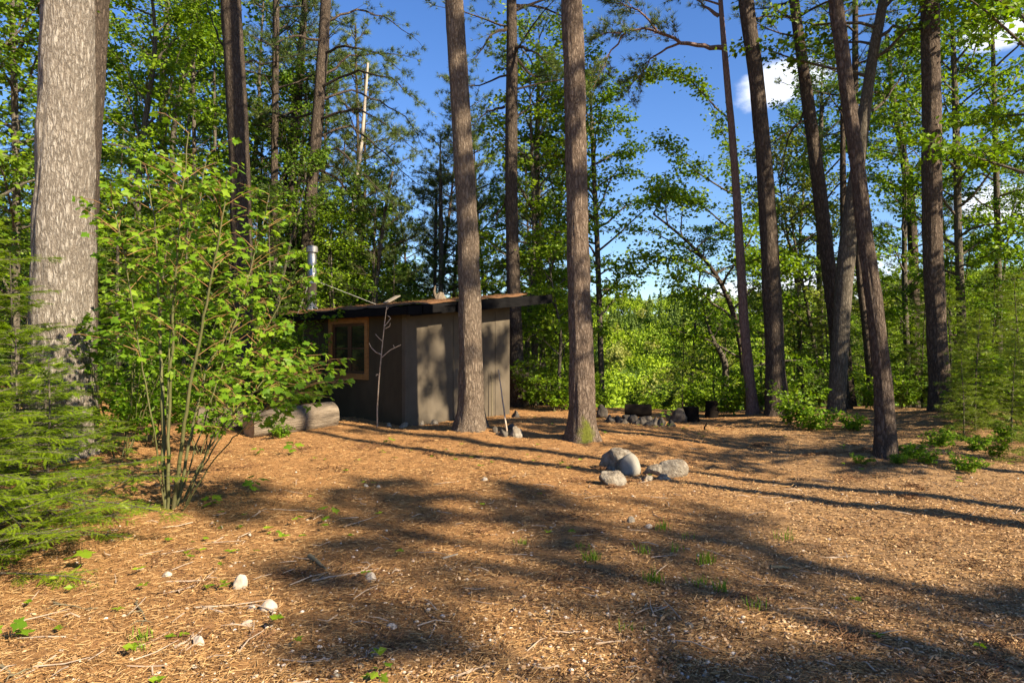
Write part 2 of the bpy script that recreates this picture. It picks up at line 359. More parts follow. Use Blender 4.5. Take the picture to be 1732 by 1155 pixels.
def ground_mat():
    m, N, L, o = mat_new('ground')
    tc = N.new('ShaderNodeTexCoord'); ob = tc.outputs['Object']
    big = texnoise(N, L, ob, .55, 4, .55); med = texnoise(N, L, ob, 5, 6, .65); fine = texnoise(N, L, ob, 42, 6, .75)
    mp = N.new('ShaderNodeMapping'); mp.inputs['Scale'].default_value = (60, 190, 60); mp.inputs['Rotation'].default_value = (0, 0, .5); L.new(ob, mp.inputs[0])
    ndl = texnoise(N, L, mp.outputs[0], 1, 4, .7, 1.5)
    mp2 = N.new('ShaderNodeMapping'); mp2.inputs['Scale'].default_value = (170, 60, 60); mp2.inputs['Rotation'].default_value = (0, 0, -.3); L.new(ob, mp2.inputs[0])
    ndl2 = texnoise(N, L, mp2.outputs[0], 1, 4, .7, 1.5)
    nm = N.new('ShaderNodeMath'); nm.operation = 'MAXIMUM'; L.new(ndl.outputs['Fac'], nm.inputs[0]); L.new(ndl2.outputs['Fac'], nm.inputs[1])
    r1 = ramp(N, [(.30, (.095, .046, .02)), (.48, (.25, .128, .052)), (.62, (.385, .213, .092)), (.8, (.50, .315, .155))]); L.new(nm.outputs[0], r1.inputs[0])
    r2 = ramp(N, [(.30, (.13, .075, .038)), (.5, (.30, .183, .093)), (.68, (.46, .31, .175))]); L.new(fine.outputs['Fac'], r2.inputs[0])
    sp = N.new('ShaderNodeSeparateXYZ'); L.new(ob, sp.inputs[0])
    # wood chips and grit lie on the right and nearest the road, needles elsewhere
    wx = N.new('ShaderNodeMath'); wx.operation = 'MULTIPLY_ADD'; wx.inputs[1].default_value = .17; wx.inputs[2].default_value = -.15; L.new(sp.outputs['X'], wx.inputs[0])
    wy = N.new('ShaderNodeMath'); wy.operation = 'MULTIPLY_ADD'; wy.inputs[1].default_value = -.07; L.new(sp.outputs['Y'], wy.inputs[0]); L.new(wx.outputs[0], wy.inputs[2])
    wb = N.new('ShaderNodeMath'); wb.operation = 'MULTIPLY_ADD'; wb.inputs[1].default_value = 1.8; L.new(big.outputs['Fac'], wb.inputs[0]); L.new(wy.outputs[0], wb.inputs[2])
    wr = N.new('ShaderNodeMapRange'); wr.inputs['From Min'].default_value = .25; wr.inputs['From Max'].default_value = .95; L.new(wb.outputs[0], wr.inputs['Value'])
    c = mixc(N, L, wr.outputs[0], r1.outputs[0], r2.outputs[0])
    r3 = ramp(N, [(.30, (.36, .31, .27)), (.46, (.92, .90, .86)), (.72, (1.3, 1.26, 1.15))]); L.new(med.outputs['Fac'], r3.inputs[0])
    c = mixc(N, L, .8, c, r3.outputs[0], 'MULTIPLY')
    # far valley floor and hillside are green
    gr = N.new('ShaderNodeMapRange'); gr.inputs['From Min'].default_value = 18; gr.inputs['From Max'].default_value = 24; L.new(sp.outputs['Y'], gr.inputs['Value'])
    c = mixc(N, L, gr.outputs[0], c, (.07, .115, .02))
    p = N.new('ShaderNodeBsdfPrincipled'); p.inputs['Roughness'].default_value = .95; p.inputs['Specular IOR Level'].default_value = .1
    L.new(c, p.inputs['Base Color'])
    a = N.new('ShaderNodeMath'); a.operation = 'ADD'; L.new(fine.outputs['Fac'], a.inputs[0]); L.new(nm.outputs[0], a.inputs[1])
    b = N.new('ShaderNodeBump'); b.inputs['Strength'].default_value = .8; b.inputs['Distance'].default_value = .03; L.new(a.outputs[0], b.inputs['Height'])
    L.new(b.outputs[0], p.inputs['Normal']); L.new(p.outputs[0], o.inputs[0])
    return m
M['ground'] = ground_mat()

# ------------------------------------------------------------------ ground sheet, from the clearing to the horizon
def build_ground():
    def spread(lo, hi, step, grow, centre=0.0):
        up = [centre]; s = step
        while up[-1] < hi: up.append(up[-1]+s); s = step+grow*abs(up[-1]-centre)**1.25
        dn = [centre]; s = step
        while dn[-1] > lo: dn.append(dn[-1]-s); s = step+grow*abs(dn[-1]-centre)**1.25
        return np.array(dn[:0:-1]+up)
    xs = spread(-420, 420, .05, .011); ys = spread(-60, 700, .05, .010, 4.5)
    X, Y = np.meshgrid(xs, ys); Z = ground_z(X, Y)
    P = np.stack([X, Y, 0*X], -1)
    near = 1-sstep(7, 14, np.hypot(X, Y-3))
    Z = Z+near*(.010*noise(P, 14, 2, 4)+.008*noise(P, 37, 2, 6))
    nx, ny = len(xs), len(ys); i = np.arange(ny-1)[:, None]*nx+np.arange(nx-1)[None]
    f = np.stack([i, i+1, i+nx+1, i+nx], -1).reshape(-1, 4)
    g = Geo(); g.add(np.stack([X, Y, Z], -1).reshape(-1, 3), f)
    tag(link('ground', g.mesh('ground', M['ground'], True)), kind='structure')
build_ground()

# ------------------------------------------------------------------ leaf and needle templates
LEAF = ([(0, 0, 0), (.45, .36, .07), (1, 0, -.12), (.45, -.36, .07)], [(0, 1, 2), (0, 2, 3)])
def _maple():
    o = [(0, .03), (-.06, .22), (.16, .26), (.42, .56), (.50, .30), (.58, .24), (.74, .22), (1.0, 0)]
    o = o+[(x, -y) for x, y in o[-2::-1]]
    v = [(.34, 0, .05)]+[(x, y, .05-.16*abs(y)-.14*max(x-.4, 0)) for x, y in o]
    n = len(o); f = [(0, i+1, i+2) for i in range(n-1)]
    return v, [(a, c, b) for a, b, c in f]
MAPLE = _maple()
def _tuft(n=10, seed=1, spread=.95, w=.030):
    r = rngof(seed); v = []; f = []
    for i in range(n):
        a = 2*math.pi*i/n+r.uniform(-.3, .3); s = spread*r.uniform(.35, 1)
        d = np.array([math.cos(s), math.sin(s)*math.cos(a), math.sin(s)*math.sin(a)])*r.uniform(.75, 1)
        q = unit(np.cross(d, r.normal(size=3)))*w
        k = len(v); v += [tuple(-q), tuple(q), tuple(d)]; f.append((k, k+1, k+2))
    return v, f
TUFT = [_tuft(11, s) for s in (1, 2, 3)]
def _spray(n=10, w=.085, ln=.19):
    """a hemlock twig: short flat needles both sides of a thin axis"""
    v = [(0, -.010, 0), (0, .010, 0), (1, .003, -.05), (1, -.003, -.05)]; f = [(0, 1, 2), (0, 2, 3)]
    for i in range(n):
        t = .05+.93*i/(n-1); l = ln*(1-.45*t)
        for s in (-1, 1):
            k = len(v); z = -.05*t*t
            v += [(t-w*.5, 0, z), (t+w*.5, 0, z), (t+.07, s*l, z-.015)]
            f.append((k, k+1, k+2) if s > 0 else (k+1, k, k+2))
    return v, f
SPRAY = _spray()
SPRAY_FAR = _spray(6, .10, .2)

# ------------------------------------------------------------------ growing trees
def bend_poly(p, d, L, n, rng, wob=.1, lift=0.0):
    """a wandering limb: start p, direction d, length L; lift > 0 turns it upwards"""
    d = unit(d); P = [np.array(p, float)]
    for i in range(n):
        d = unit(d+rng.normal(size=3)*wob+np.array([0, 0, lift/n])); P.append(P[-1]+d*L/n)
    return np.array(P)
def along(P, t):
    s = np.concatenate([[0], np.cumsum(np.linalg.norm(np.diff(P, axis=0), axis=1))]); s /= s[-1]
    pos = np.stack([np.interp(t, s, P[:, k]) for k in range(3)], -1)
    e = .02; d = np.stack([np.interp(np.minimum(t+e, 1), s, P[:, k])-np.interp(np.maximum(t-e, 0), s, P[:, k]) for k in range(3)], -1)
    return pos, unit(d)
def side_twigs(P, n, L, rng, start=.2, ang=(.6, 1.2), up=.12, flat=.25, taper=.55):
    """n side twigs off a limb, mostly in its own horizontal plane"""
    t = np.sort(rng.uniform(start, 1, n)); t[-1] = 1
    pos, tan = along(P, t)
    sd = unit(np.cross(tan, np.array([0, 0, 1.])+1e-3)); sgn = np.where(np.arange(n) % 2, 1, -1)[:, None]
    a = rng.uniform(*ang, n)[:, None]
    d = unit(tan*np.cos(a)+sd*sgn*np.sin(a)+np.array([0, 0, 1.])*(up+rng.normal(0, flat, (n, 1))))
    ln = L*(1-taper*t)*rng.uniform(.6, 1.25, n)
    return pos, d, ln
def twig_points(pos, d, ln, m, rng, t0=.15, droop=0.0):
    n = len(pos); t = rng.uniform(t0, 1, (n, m))
    p = pos[:, None]+d[:, None]*(ln[:, None]*t)[..., None]
    p[..., 2] -= droop*(ln[:, None]*t)**2
    return p.reshape(-1, 3), np.repeat(d, m, 0)

def broad_leaves(g, pos, d, ln, m, rng, size=.1, mat=1, spread=.12, tmpl=LEAF, tilt=.75):
    C, D = twig_points(pos, d, ln, m, rng)
    n = len(C); C = C+rng.normal(0, spread, (n, 3))*np.array([1, 1, .45])
    D = unit(D*.5+rng.normal(0, .8, (n, 3))*np.array([1, 1, .3])+np.array([0, 0, -.35]))
    Nn = np.array([.25, -.2, 1.])+rng.normal(0, tilt, (n, 3))      # leaves lean to the light
    stamp(g, tmpl, C, D, Nn, size*rng.uniform(.6, 1.3, n), mat)
def pine_tufts(g, pos, d, ln, m, rng, size=.15, mat=1, t0=.3):
    C, D = twig_points(pos, d, ln, m, rng, t0)
    n = len(C); C = C+rng.normal(0, .03, (n, 3)); D = unit(D*.8+rng.normal(0, .45, (n, 3))+np.array([0, 0, .25]))
    k = rng.integers(0, 3, n)
    for i in range(3):
        s = k == i; stamp(g, TUFT[i], C[s], D[s], rng.normal(size=(s.sum(), 3)), size*rng.uniform(.7, 1.2, s.sum()), mat)
def hemlock_spray(g, pos, d, ln, m, rng, size=.16, mat=1, tmpl=SPRAY, flat=.24):
    n = len(pos); t = np.tile((np.arange(m)+.6)/m, (n, 1))
    C = (pos[:, None]+d[:, None]*(ln[:, None]*t)[..., None]).reshape(-1, 3); D = np.repeat(d, m, 0)
    up = np.array([0, 0, 1.])+rng.normal(0, flat, (n*m, 3)); sd = unit(np.cross(up, D)); sg = np.where(np.arange(n*m) % 2, 1, -1)[:, None]
    a = rng.uniform(.5, 1.0, n*m)[:, None]
    D2 = unit(D*np.cos(a)+sd*sg*np.sin(a)+np.array([0, 0, -.12])+rng.normal(0, .06, (n*m, 3)))
    last = (np.arange(n*m) % m) == m-1; D2[last] = D[last]
    stamp(g, tmpl, C, D2, up, size*(1-.45*t.ravel())*rng.uniform(.7, 1.25, n*m), mat)

def trunk_mesh(P, rad, sides, rings, mat, seed=0, ridge=.05, flare=.35, flare_h=.25):
    """a trunk along points P with radii, bark ridges in the mesh, roots flaring at the base"""
    P = np.asarray(P, float); s = np.concatenate([[0], np.cumsum(np.linalg.norm(np.diff(P, axis=0), axis=1))])
    u = np.linspace(0, 1, rings)**1.5*s[-1]
    def sm(col):                                        # smooth the polyline
        y = np.interp(u, s, col); k = np.array([1, 2, 3, 2, 1.])/9
        yp = np.concatenate([[2*y[0]-y[2], 2*y[0]-y[1]], y, [2*y[-1]-y[-2], 2*y[-1]-y[-3]]])
        return np.convolve(yp, k, 'valid')
    Q = np.stack([sm(P[:, k]) for k in range(3)], -1); r = sm(np.asarray(rad, float))
    a = np.linspace(0, 2*math.pi, sides, endpoint=False)
    lob = 1+.6*np.sin(3*a+seed)+.45*np.sin(5*a+2*seed)
    fl = 1+flare*np.exp(-np.maximum(u[:, None]-.12, 0)/flare_h)*(.6+.5*lob[None])
    ca = np.stack([np.cos(a)[None]+0*u[:, None], np.sin(a)[None]+0*u[:, None], u[:, None]*.28+0*a[None]], -1)
    sh = fl*(1+ridge*noise(ca, 16, 2, seed+1)+.5*ridge*noise(ca*np.array([1, 1, 3]), 5, 2, seed+2))
    g = Geo(); tube(g, Q, r, sides, 0, True, sh)
    return g, Q, r

def deciduous(seed, H, r0, crown0=.35, spread=2.6, limbs=16, twigs=12, leaves=22, leaf=.1, fork=False, lm='maple_mid', bark='bark_maple', tl=.9, lift=.5):
    rng = rngof(seed); gt, gl = Geo(), Geo()
    P = bend_poly((0, 0, -.2), (rng.normal(0, .04), rng.normal(0, .04), 1), H+.2, 9, rng, .045, .1)
    rad = np.linspace(r0, .02, len(P)); rad[0] *= 1.25
    tube(gt, P, rad, 7)
    az = rng.uniform(0, 6.28)
    for i in range(limbs):
        h = crown0+(1-crown0)*(i+.3)/limbs; p, _ = along(P, np.array([h])); az += 2.4+rng.normal(0, .3)
        k = (h-crown0)/(1-crown0); prof = math.sin(math.pi*min(.98, .22+.74*k))**.8
        L = spread*prof*rng.uniform(.75, 1.2); pit = .35+.65*k
        Q = bend_poly(p[0], (math.cos(az)*math.cos(pit), math.sin(az)*math.cos(pit), math.sin(pit)), L, 6, rng, .16, -.3*lift)
        tube(gt, Q, np.linspace(max(.012, r0*.33*(1-.6*k)), .006, 7), 4, 0, False)
        pos, d, ln = side_twigs(Q, twigs, tl, rng, .18, (.5, 1.3), .08, .25, .4)
        sticks(gt, pos, pos+d*ln[:, None], .006, .002)
        broad_leaves(gl, pos, d, ln, leaves, rng, leaf, 0, .13)
    return gt.mesh('tree_trunk', M[bark], True), gl.mesh('tree_crown', M[lm])

def pine(seed, H, r0, crown0=.35, spread=2.8, whorl=.62, per=4, twigs=9, tufts=6, size=.16, dead=.12, lm='pine', bark='bark_dark', droop=0.0, tl=.8, trunk=True):
    rng = rngof(seed); gt, gl = Geo(), Geo()
    P = bend_poly((0, 0, -.2), (rng.normal(0, .02), rng.normal(0, .02), 1), H+.2, 9, rng, .02, .05)
    rad = np.linspace(r0, .02, len(P))
    if trunk: tube(gt, P, rad, 8)
    z = crown0*H*(1-dead); az = rng.uniform(0, 6.28)
    while z < H*.985:
        k = max(0, (z/H-crown0)/(1-crown0)); L0 = spread*(1-k)**.65*(.55+.45*min(1, k*4+.35))+.18
        for j in range(per):
            az += 6.28/per+rng.normal(0, .35); L = L0*rng.uniform(.55, 1.15); p, _ = along(P, np.array([min(1, (z+.2+rng.normal(0, .1))/(H+.2))])); pit = .05+.6*k+rng.normal(0, .12)-droop
            Q = bend_poly(p[0], (math.cos(az)*math.cos(pit), math.sin(az)*math.cos(pit), math.sin(pit)), L, 5, rng, .09, .25)
            tube(gt, Q, np.linspace(.012+.010*L, .005, 6), 4, 0, False)
            if z < crown0*H:
                pos, d, ln = side_twigs(Q, 5, .5, rng, .3, (.5, 1), 0, .3); sticks(gt, pos, pos+d*ln[:, None], .006, .002); continue
            nt = max(3, int(twigs*L/spread+2)); pos, d, ln = side_twigs(Q, nt, tl*min(1, L/1.4+.2), rng, .25, (.5, 1.0), .1, .16)
            sticks(gt, pos, pos+d*ln[:, None], .006, .002); pine_tufts(gl, pos, d, ln, tufts, rng, size, 0)
        z += whorl*rng.uniform(.7, 1.3)
    return gt.mesh('pine_limbs', M[bark], True), gl.mesh('pine_crown', M[lm])

def hemlock(seed, H, r0, spread=1.3, n=60, twigs=10, sprays=7, size=.15, lm='hemlock', bark='bark_maple', droop=.25, base=.06, tmpl=SPRAY, tl=.5):
    rng = rngof(seed); gt, gl = Geo(), Geo()
    P = bend_poly((0, 0, -.1), (rng.normal(0, .03), rng.normal(0, .03), 1), H+.1, 8, rng, .02, .05)
    tube(gt, P, np.linspace(r0, .006, len(P)), 7); az = 0
    for i in range(n):
        h = base+(1-base)*(i/n)**.9; az += 2.4+rng.normal(0, .3); L = (spread*(1-h)**.75+.08)*rng.uniform(.6, 1.15)
        p, _ = along(P, np.array([h])); pit = .25*h+.1-droop*.4+rng.normal(0, .1)
        Q = bend_poly(p[0], (math.cos(az)*math.cos(pit), math.sin(az)*math.cos(pit), math.sin(pit)), L, 5, rng, .06, -droop)
        tube(gt, Q, np.linspace(.005+.006*L, .002, 6), 4, 0, False)
        nt = max(3, int(twigs*L/spread+1)); pos, d, ln = side_twigs(Q, nt, tl*min(1, L/spread+.15), rng, .12, (.7, 1.1), -.03, .05)
        sticks(gt, pos, pos+d*ln[:, None], .003, .001); hemlock_spray(gl, pos, d, ln, sprays, rng, size, 0, tmpl, .24 if tmpl is SPRAY else .8)
        hemlock_spray(gl, Q[1:4], unit(np.diff(Q, axis=0)[1:4]), np.full(3, L/4), sprays, rng, size, 0, tmpl)
    return gt.mesh('hemlock_stem', M[bark], True), gl.mesh('hemlock_foliage', M[lm])

def shrub(seed, H, spread, stems=7, leaves=26, leaf=.09, lm='maple_mid', bark='green_stem', tmpl=LEAF):
    rng = rngof(seed); gt, gl = Geo(), Geo()
    for i in range(stems):
        az = rng.uniform(0, 6.28); p = (rng.normal(0, .08), rng.normal(0, .08), -.05)
        Q = bend_poly(p, (math.cos(az)*spread/H*.9, math.sin(az)*spread/H*.9, 1), H*rng.uniform(.65, 1.1), 6, rng, .09, .1)
        tube(gt, Q, np.linspace(.010, .003, 7), 5, 0, False)
        pos, d, ln = side_twigs(Q, 9, .35*H**.7, rng, .15, (.6, 1.3), .12, .25, .3)
        sticks(gt, pos, pos+d*ln[:, None], .004, .0015); broad_leaves(gl, pos, d, ln, leaves//2, rng, leaf, 0, .05, tmpl, .45)
    return gt.mesh('shrub_stems', M[bark], True), gl.mesh('shrub_leaves', M[lm])

def plant_tree(name, kinds, meshes, loc, label, cat, group=None, sc=1.0, rz=None, lean=(0, 0), szz=1.0):
    """one tree or bush of a kind: an Empty at its foot with its two parts"""
    e = empty(name, loc, label, cat, group, rz if rz is not None else (hash((round(loc[0], 2), round(loc[1], 2))) % 628)/100)
    e.scale = (sc, sc, sc*szz); e.rotation_euler[0] = lean[0]; e.rotation_euler[1] = lean[1]
    for k, m in zip(kinds, meshes): link(k, m, e)
    return e

# ------------------------------------------------------------------ the cabin
TH = R(45); CORNER = at(686, 13.5)
fv = Vector((math.cos(TH), math.sin(TH), 0)); lv = Vector((-math.sin(TH), math.cos(TH), 0))   # along the front wall, along the window wall
def build_cabin():
    cab = empty('cabin', CORNER, 'low brown and grey cabin with a needle covered shed roof behind the logs', 'cabin', None, TH)
    # local axes: x along the sunlit wall, y back along the window wall
    Wd, Ln, z0 = 2.9, 4.6, -.15
    SL = math.tan(R(6.4))
    def top(x): return 2.26+SL*x
    t = .12
    def wall(verts_xz, y0, y1, m, name='wall'):
        g = Geo(); n = len(verts_xz)
        V = [(x, y0, z) for x, z in verts_xz]+[(x, y1, z) for x, z in verts_xz]
        g.add(V, [(0, 1, 2, 3), (7, 6, 5, 4), (0, 4, 5, 1), (1, 5, 6, 2), (2, 6, 7, 3), (3, 7, 4, 0)]); return link(name, g.mesh(name, m), cab)
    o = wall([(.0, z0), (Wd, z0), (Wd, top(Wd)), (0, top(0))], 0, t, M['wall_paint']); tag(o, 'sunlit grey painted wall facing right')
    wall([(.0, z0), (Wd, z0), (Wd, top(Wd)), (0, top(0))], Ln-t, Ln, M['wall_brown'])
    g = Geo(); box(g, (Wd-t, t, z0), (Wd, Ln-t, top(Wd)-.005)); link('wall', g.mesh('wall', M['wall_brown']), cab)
    # window wall, with the opening left open
    ya, yb, za, zb = 1.42, 2.78, 1.0, 2.09
    g = Geo(); e = t
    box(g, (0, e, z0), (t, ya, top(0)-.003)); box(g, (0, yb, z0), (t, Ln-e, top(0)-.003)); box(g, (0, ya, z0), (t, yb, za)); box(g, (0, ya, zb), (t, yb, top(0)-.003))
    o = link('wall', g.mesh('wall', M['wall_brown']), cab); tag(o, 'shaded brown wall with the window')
    g = Geo(); box(g, (-.018, -.018, z0), (.05, -.002, top(0)-.12)); box(g, (-.018, -.002, z0), (-.002, .05, top(0)-.12)); link('corner_trim', g.mesh('corner_trim', M['wall_paint']), cab)
    g = Geo(); box(g, (.02, -.012, z0), (.05, -.002, top(0)-.15)); 
    for xx in (1.22, 2.44): box(g, (xx, -.006, z0), (xx+.005, -.001, top(xx)-.18))
    link('panel_joint', g.mesh('panel_joint', M['fascia']), cab)
    # window
    win = empty('window', (0, 0, 0), 'wood framed window'); win.parent = cab
    g = Geo(); w = .12; x0, x1 = -.035, .10
    box(g, (x0, ya-w, zb), (x1, yb+w, zb+w)); box(g, (x0-.015, ya-w, za-w), (x1, yb+w, za)); box(g, (x0, ya-w, za), (x1, ya, zb)); box(g, (x0, yb, za), (x1, yb+w, zb))
    link('frame', g.mesh('frame', M['frame_wood']), win)
    for (a, b) in ((ya+.005, (ya+yb)/2-.005), ((ya+yb)/2+.005, yb-.005)):
        g = Geo(); s = .06
        box(g, (.02, a, za+.003), (.06, a+s, zb-.003)); box(g, (.02, b-s, za+.003), (.06, b, zb-.003)); box(g, (.022, a+s, za+.003), (.058, b-s, za+s)); box(g, (.022, a+s, zb-s), (.058, b-s, zb-.003))
        box(g, (.028, a+s, (za+zb)/2-.015), (.052, b-s, (za+zb)/2+.015))
        link('sash', g.mesh('sash', M['sash']), win)
        g = Geo(); box(g, (.037, a+s-.01, za+s-.01), (.043, b-s+.01, zb-s+.01)); link('pane', g.mesh('pane', M['pane']), win)
    # roof slab, rafter and boards, drifted needles
    ox0, ox1, oy0, oy1 = -.26, Wd+.95, -.40, Ln+.35; th = .06
    rf = Geo()
    def rz(x): return top(x)+.06
    V = [(x, y, rz(x)+dz) for dz in (0, th) for x, y in ((ox0, oy0), (ox1-.7, oy0), (ox1-.7, oy1), (ox0, oy1))]
    rf.add(V, [[0,3,2,1],[4,5,6,7],[0,1,5,4],[1,2,6,5],[2,3,7,6],[3,0,4,7]])
    roof = link('roof', rf.mesh('roof', M['fascia']), cab)
    def slant(name, xa, xb, y0, y1, dz0, dz1, m, par=cab):
        g = Geo(); V = [(x, y, rz(x)+dz) for dz in (dz0, dz1) for x, y in ((xa, y0), (xb, y0), (xb, y1), (xa, y1))]
        g.add(V, [[0,3,2,1],[4,5,6,7],[0,1,5,4],[1,2,6,5],[2,3,7,6],[3,0,4,7]]); return link(name, g.mesh(name, m), par)
    slant('fascia_board', ox0, .06, oy0-.04, oy0-.003, -.11, th-.004, M['fascia'])
    slant('fascia_board', .10, .62, oy0-.045, oy0-.006, -.11, th-.012, M['fascia'])
    slant('fascia_board', .98, ox1, oy0-.06, oy0-.008, -.15, th-.008, M['fascia'])
    slant('rafter', -.1, Wd+.3, oy0+.03, oy0+.12, -.14, -.004, M['fascia'])
    for y in (1.2, 2.8, 4.4): slant('rafter', -.2, Wd+.1, y, y+.05, -.062, -.004, M['fascia'])
    g = Geo(); box(g, (ox0-.035, oy0-.005, rz(ox0)-.10), (ox0-.003, oy1, rz(ox0)+th-.006)); link('fascia_board', g.mesh('fascia_board', M['fascia']), cab)
    # needle drift: a thin lumpy sheet plus loose needles
    r = rngof(11); g = Geo(); nx, ny = 60, 90
    xs = np.linspace(ox0+.01, ox1-.72, nx); ys = np.linspace(oy0+.01, oy1-.01, ny); X, Y = np.meshgrid(xs, ys)
    edge = np.minimum.reduce([X-xs[0], xs[-1]-X, Y-ys[0], ys[-1]-Y]); hgt = np.minimum(.012+edge*.3, .055)+.025*noise(np.stack([X, Y, 0*X], -1), 5, 3, 3)
    Z = rz(X)+th+np.maximum(hgt, .006); i = np.arange(ny-1)[:, None]*nx+np.arange(nx-1)[None]
    g.add(np.stack([X, Y, Z], -1).reshape(-1, 3), np.stack([i, i+1, i+nx+1, i+nx], -1).reshape(-1, 4))
    n = 9000; x = r.uniform(ox0, ox1-.72, n); y = r.uniform(oy0, oy1, n); a = r.uniform(0, 6.28, n)
    A = np.stack([x, y, rz(x)+th+.045+r.uniform(0, .03, n)], -1); B = A+np.stack([np.cos(a), np.sin(a), r.normal(0, .22, n)], -1)*r.uniform(.05, .12, n)[:, None]
    sticks(g, A, B, .0022, .001, 3)
    o = link('needle_drift', g.mesh('needle_drift', M['needle_pile']), roof); o['kind'] = 'stuff'
    # chimney with cap and two guy wires
    ch = empty('chimney', (.36, 4.36, rz(.36)+th), 'shiny steel stove pipe'); ch.parent = cab
    def lathe(name, prof, m, sides=24):
        g = Geo(); tube(g, [(0, 0, z) for _, z in prof], [q for q, _ in prof], sides); return link(name, g.mesh(name, m, False), ch)
    lathe('flashing', [(.24, -.03), (.235, .02), (.15, .06), (.135, .14)], M['steel_dull'])
    p = lathe('pipe', [(.11, .1), (.11, .75), (.115, .755), (.115, .79), (.11, .795), (.11, 1.42)], M['steel']); p.data.polygons.foreach_set('use_smooth', [True]*len(p.data.polygons))
    lathe('collar', [(.119, .72), (.119, .80)], M['steel_dull']); 
    lathe('cap', [(.09, 1.42), (.09, 1.49), (.14, 1.492), (.14, 1.61), (.12, 1.64), (.02, 1.67)], M['steel_dull'])
    for q in ((1.55, -1.0, .12), (-.65, -.5, -.08)):
        g = Geo(); tube(g, [(.1*np.sign(q[0]), -.08, .78), q], .004, 6); link('guy_wire', g.mesh('guy_wire', M['steel_dull']), ch)
    # loose grey board and a small stump end on the roof
    M4 = Matrix.Translation(CORNER) @ Matrix.Rotation(TH, 4, 'Z')
    g = Geo(); q = Matrix.Rotation(-.25, 4, 'Y') @ Matrix.Rotation(.35, 4, 'Z'); box(g, (-.5, -.06, 0), (.5, .06, .025), q)
    b = link('loose_board', g.mesh('loose_board', M['board'])); b.location = M4 @ Vector((1.15, 2.1, rz(1.15)+th+.16)); b.rotation_euler[2] = TH+.3
    tag(b, 'weathered grey board lying tilted on the cabin roof', 'board')
    g = Geo(); r = rngof(4); tube(g, [(0, 0, -.03), (.02, .01, .07), (.05, 0, .2)], [.12, .11, .06], 10, 0, True, 1+.2*r.normal(size=(3, 10)))
    tube(g, [(-.05, .05, -.03), (-.12, .05, .22), (-.1, .08, .36)], [.04, .03, .012], 7)
    b = link('wood_chunk', g.mesh('wood_chunk', M['wood_log'])); b.location = M4 @ Vector((1.9, 1.3, rz(1.9)+th+.05))
    tag(b, 'knotty chunk of wood left on the upper cabin roof', 'wood chunk')
build_cabin()

# ------------------------------------------------------------------ stones
def stone_mesh(seed, size, m, rough=.16, flat=0.0, sub=4):
    bm = bmesh.new(); bmesh.ops.create_icosphere(bm, subdivisions=sub, radius=1)
    V = np.array([v.co[:] for v in bm.verts]); r = rngof(seed)
    for k in range(10):                                  # a few broken planes
        n = unit(r.normal(size=3)); dd = r.uniform(.5, .88); s = V @ n; V = V-np.maximum(s-dd, 0)[:, None]*n*(.85 if rough > .1 else .4)
    V = V*(1+rough*1.15*noise(V, 1.6, 2, seed)[:, None]+rough*.85*noise(V, 4, 4, seed+3)[:, None])
    V[:, 2] = np.where(V[:, 2] > 0, V[:, 2]*(1-flat), V[:, 2]*.6)
    V = V*np.array(size)
    for v, c in zip(bm.verts, V): v.co = c
    for f in bm.faces: f.smooth = True
    me = bpy.data.meshes.new('rock'); bm.to_mesh(me); bm.free(); me.materials.append(M[m]); return me
def stone(name, px, py, wpx, hpx, m, label, seed, depth=.8, group=None, cat='rock', rough=.2, rz=0, d=None, sink=.25):
    """px, py: foot of the stone in the photo"""
    p = on_ground(px, py) if d is None else at(px, d)
    s = wpx/F*p.y/2; h = hpx/F*p.y
    o = link(name, stone_mesh(seed, (s, s*depth, h*.85), m, rough), None, (p.x, p.y+s*depth*.5, p.z+h*.20-.01)); o.rotation_euler[2] = rz
    return tag(o, label, cat, group)
stone('boulder', 1046, 797, 62, 39, 'stone', 'broad brown boulder at the right foot of the mossy pine', 1, .9, 'boulders beside the mossy pine')
stone('boulder', 1069, 803, 40, 38, 'stone_smooth', 'smooth rounded light grey boulder wedged behind the squarish one', 2, 1.2, 'boulders beside the mossy pine', rough=.06)
stone('boulder', 1037, 821, 50, 30, 'stone', 'squarish pinkish boulder in front of its neighbours, nearest the camera', 9, .75, 'boulders beside the mossy pine')
stone('boulder', 1139, 806, 58, 31, 'stone', 'large half dark domed boulder at the right end of the cluster', 4, .8, 'boulders beside the mossy pine', rough=.1)
stone('rock', 1108, 804, 44, 16, 'stone', 'flat pale slab of rock between the two big boulders', 5, .6, 'boulders beside the mossy pine', rz=-.3)
stone('rock', 1097, 813, 20, 14, 'stone', 'small grey stone below the flat slab', 6, .8, 'boulders beside the mossy pine')
stone('rock', 1122, 812, 26, 10, 'stone', 'low cracked stone touching the domed boulder', 7, .7, 'boulders beside the mossy pine')
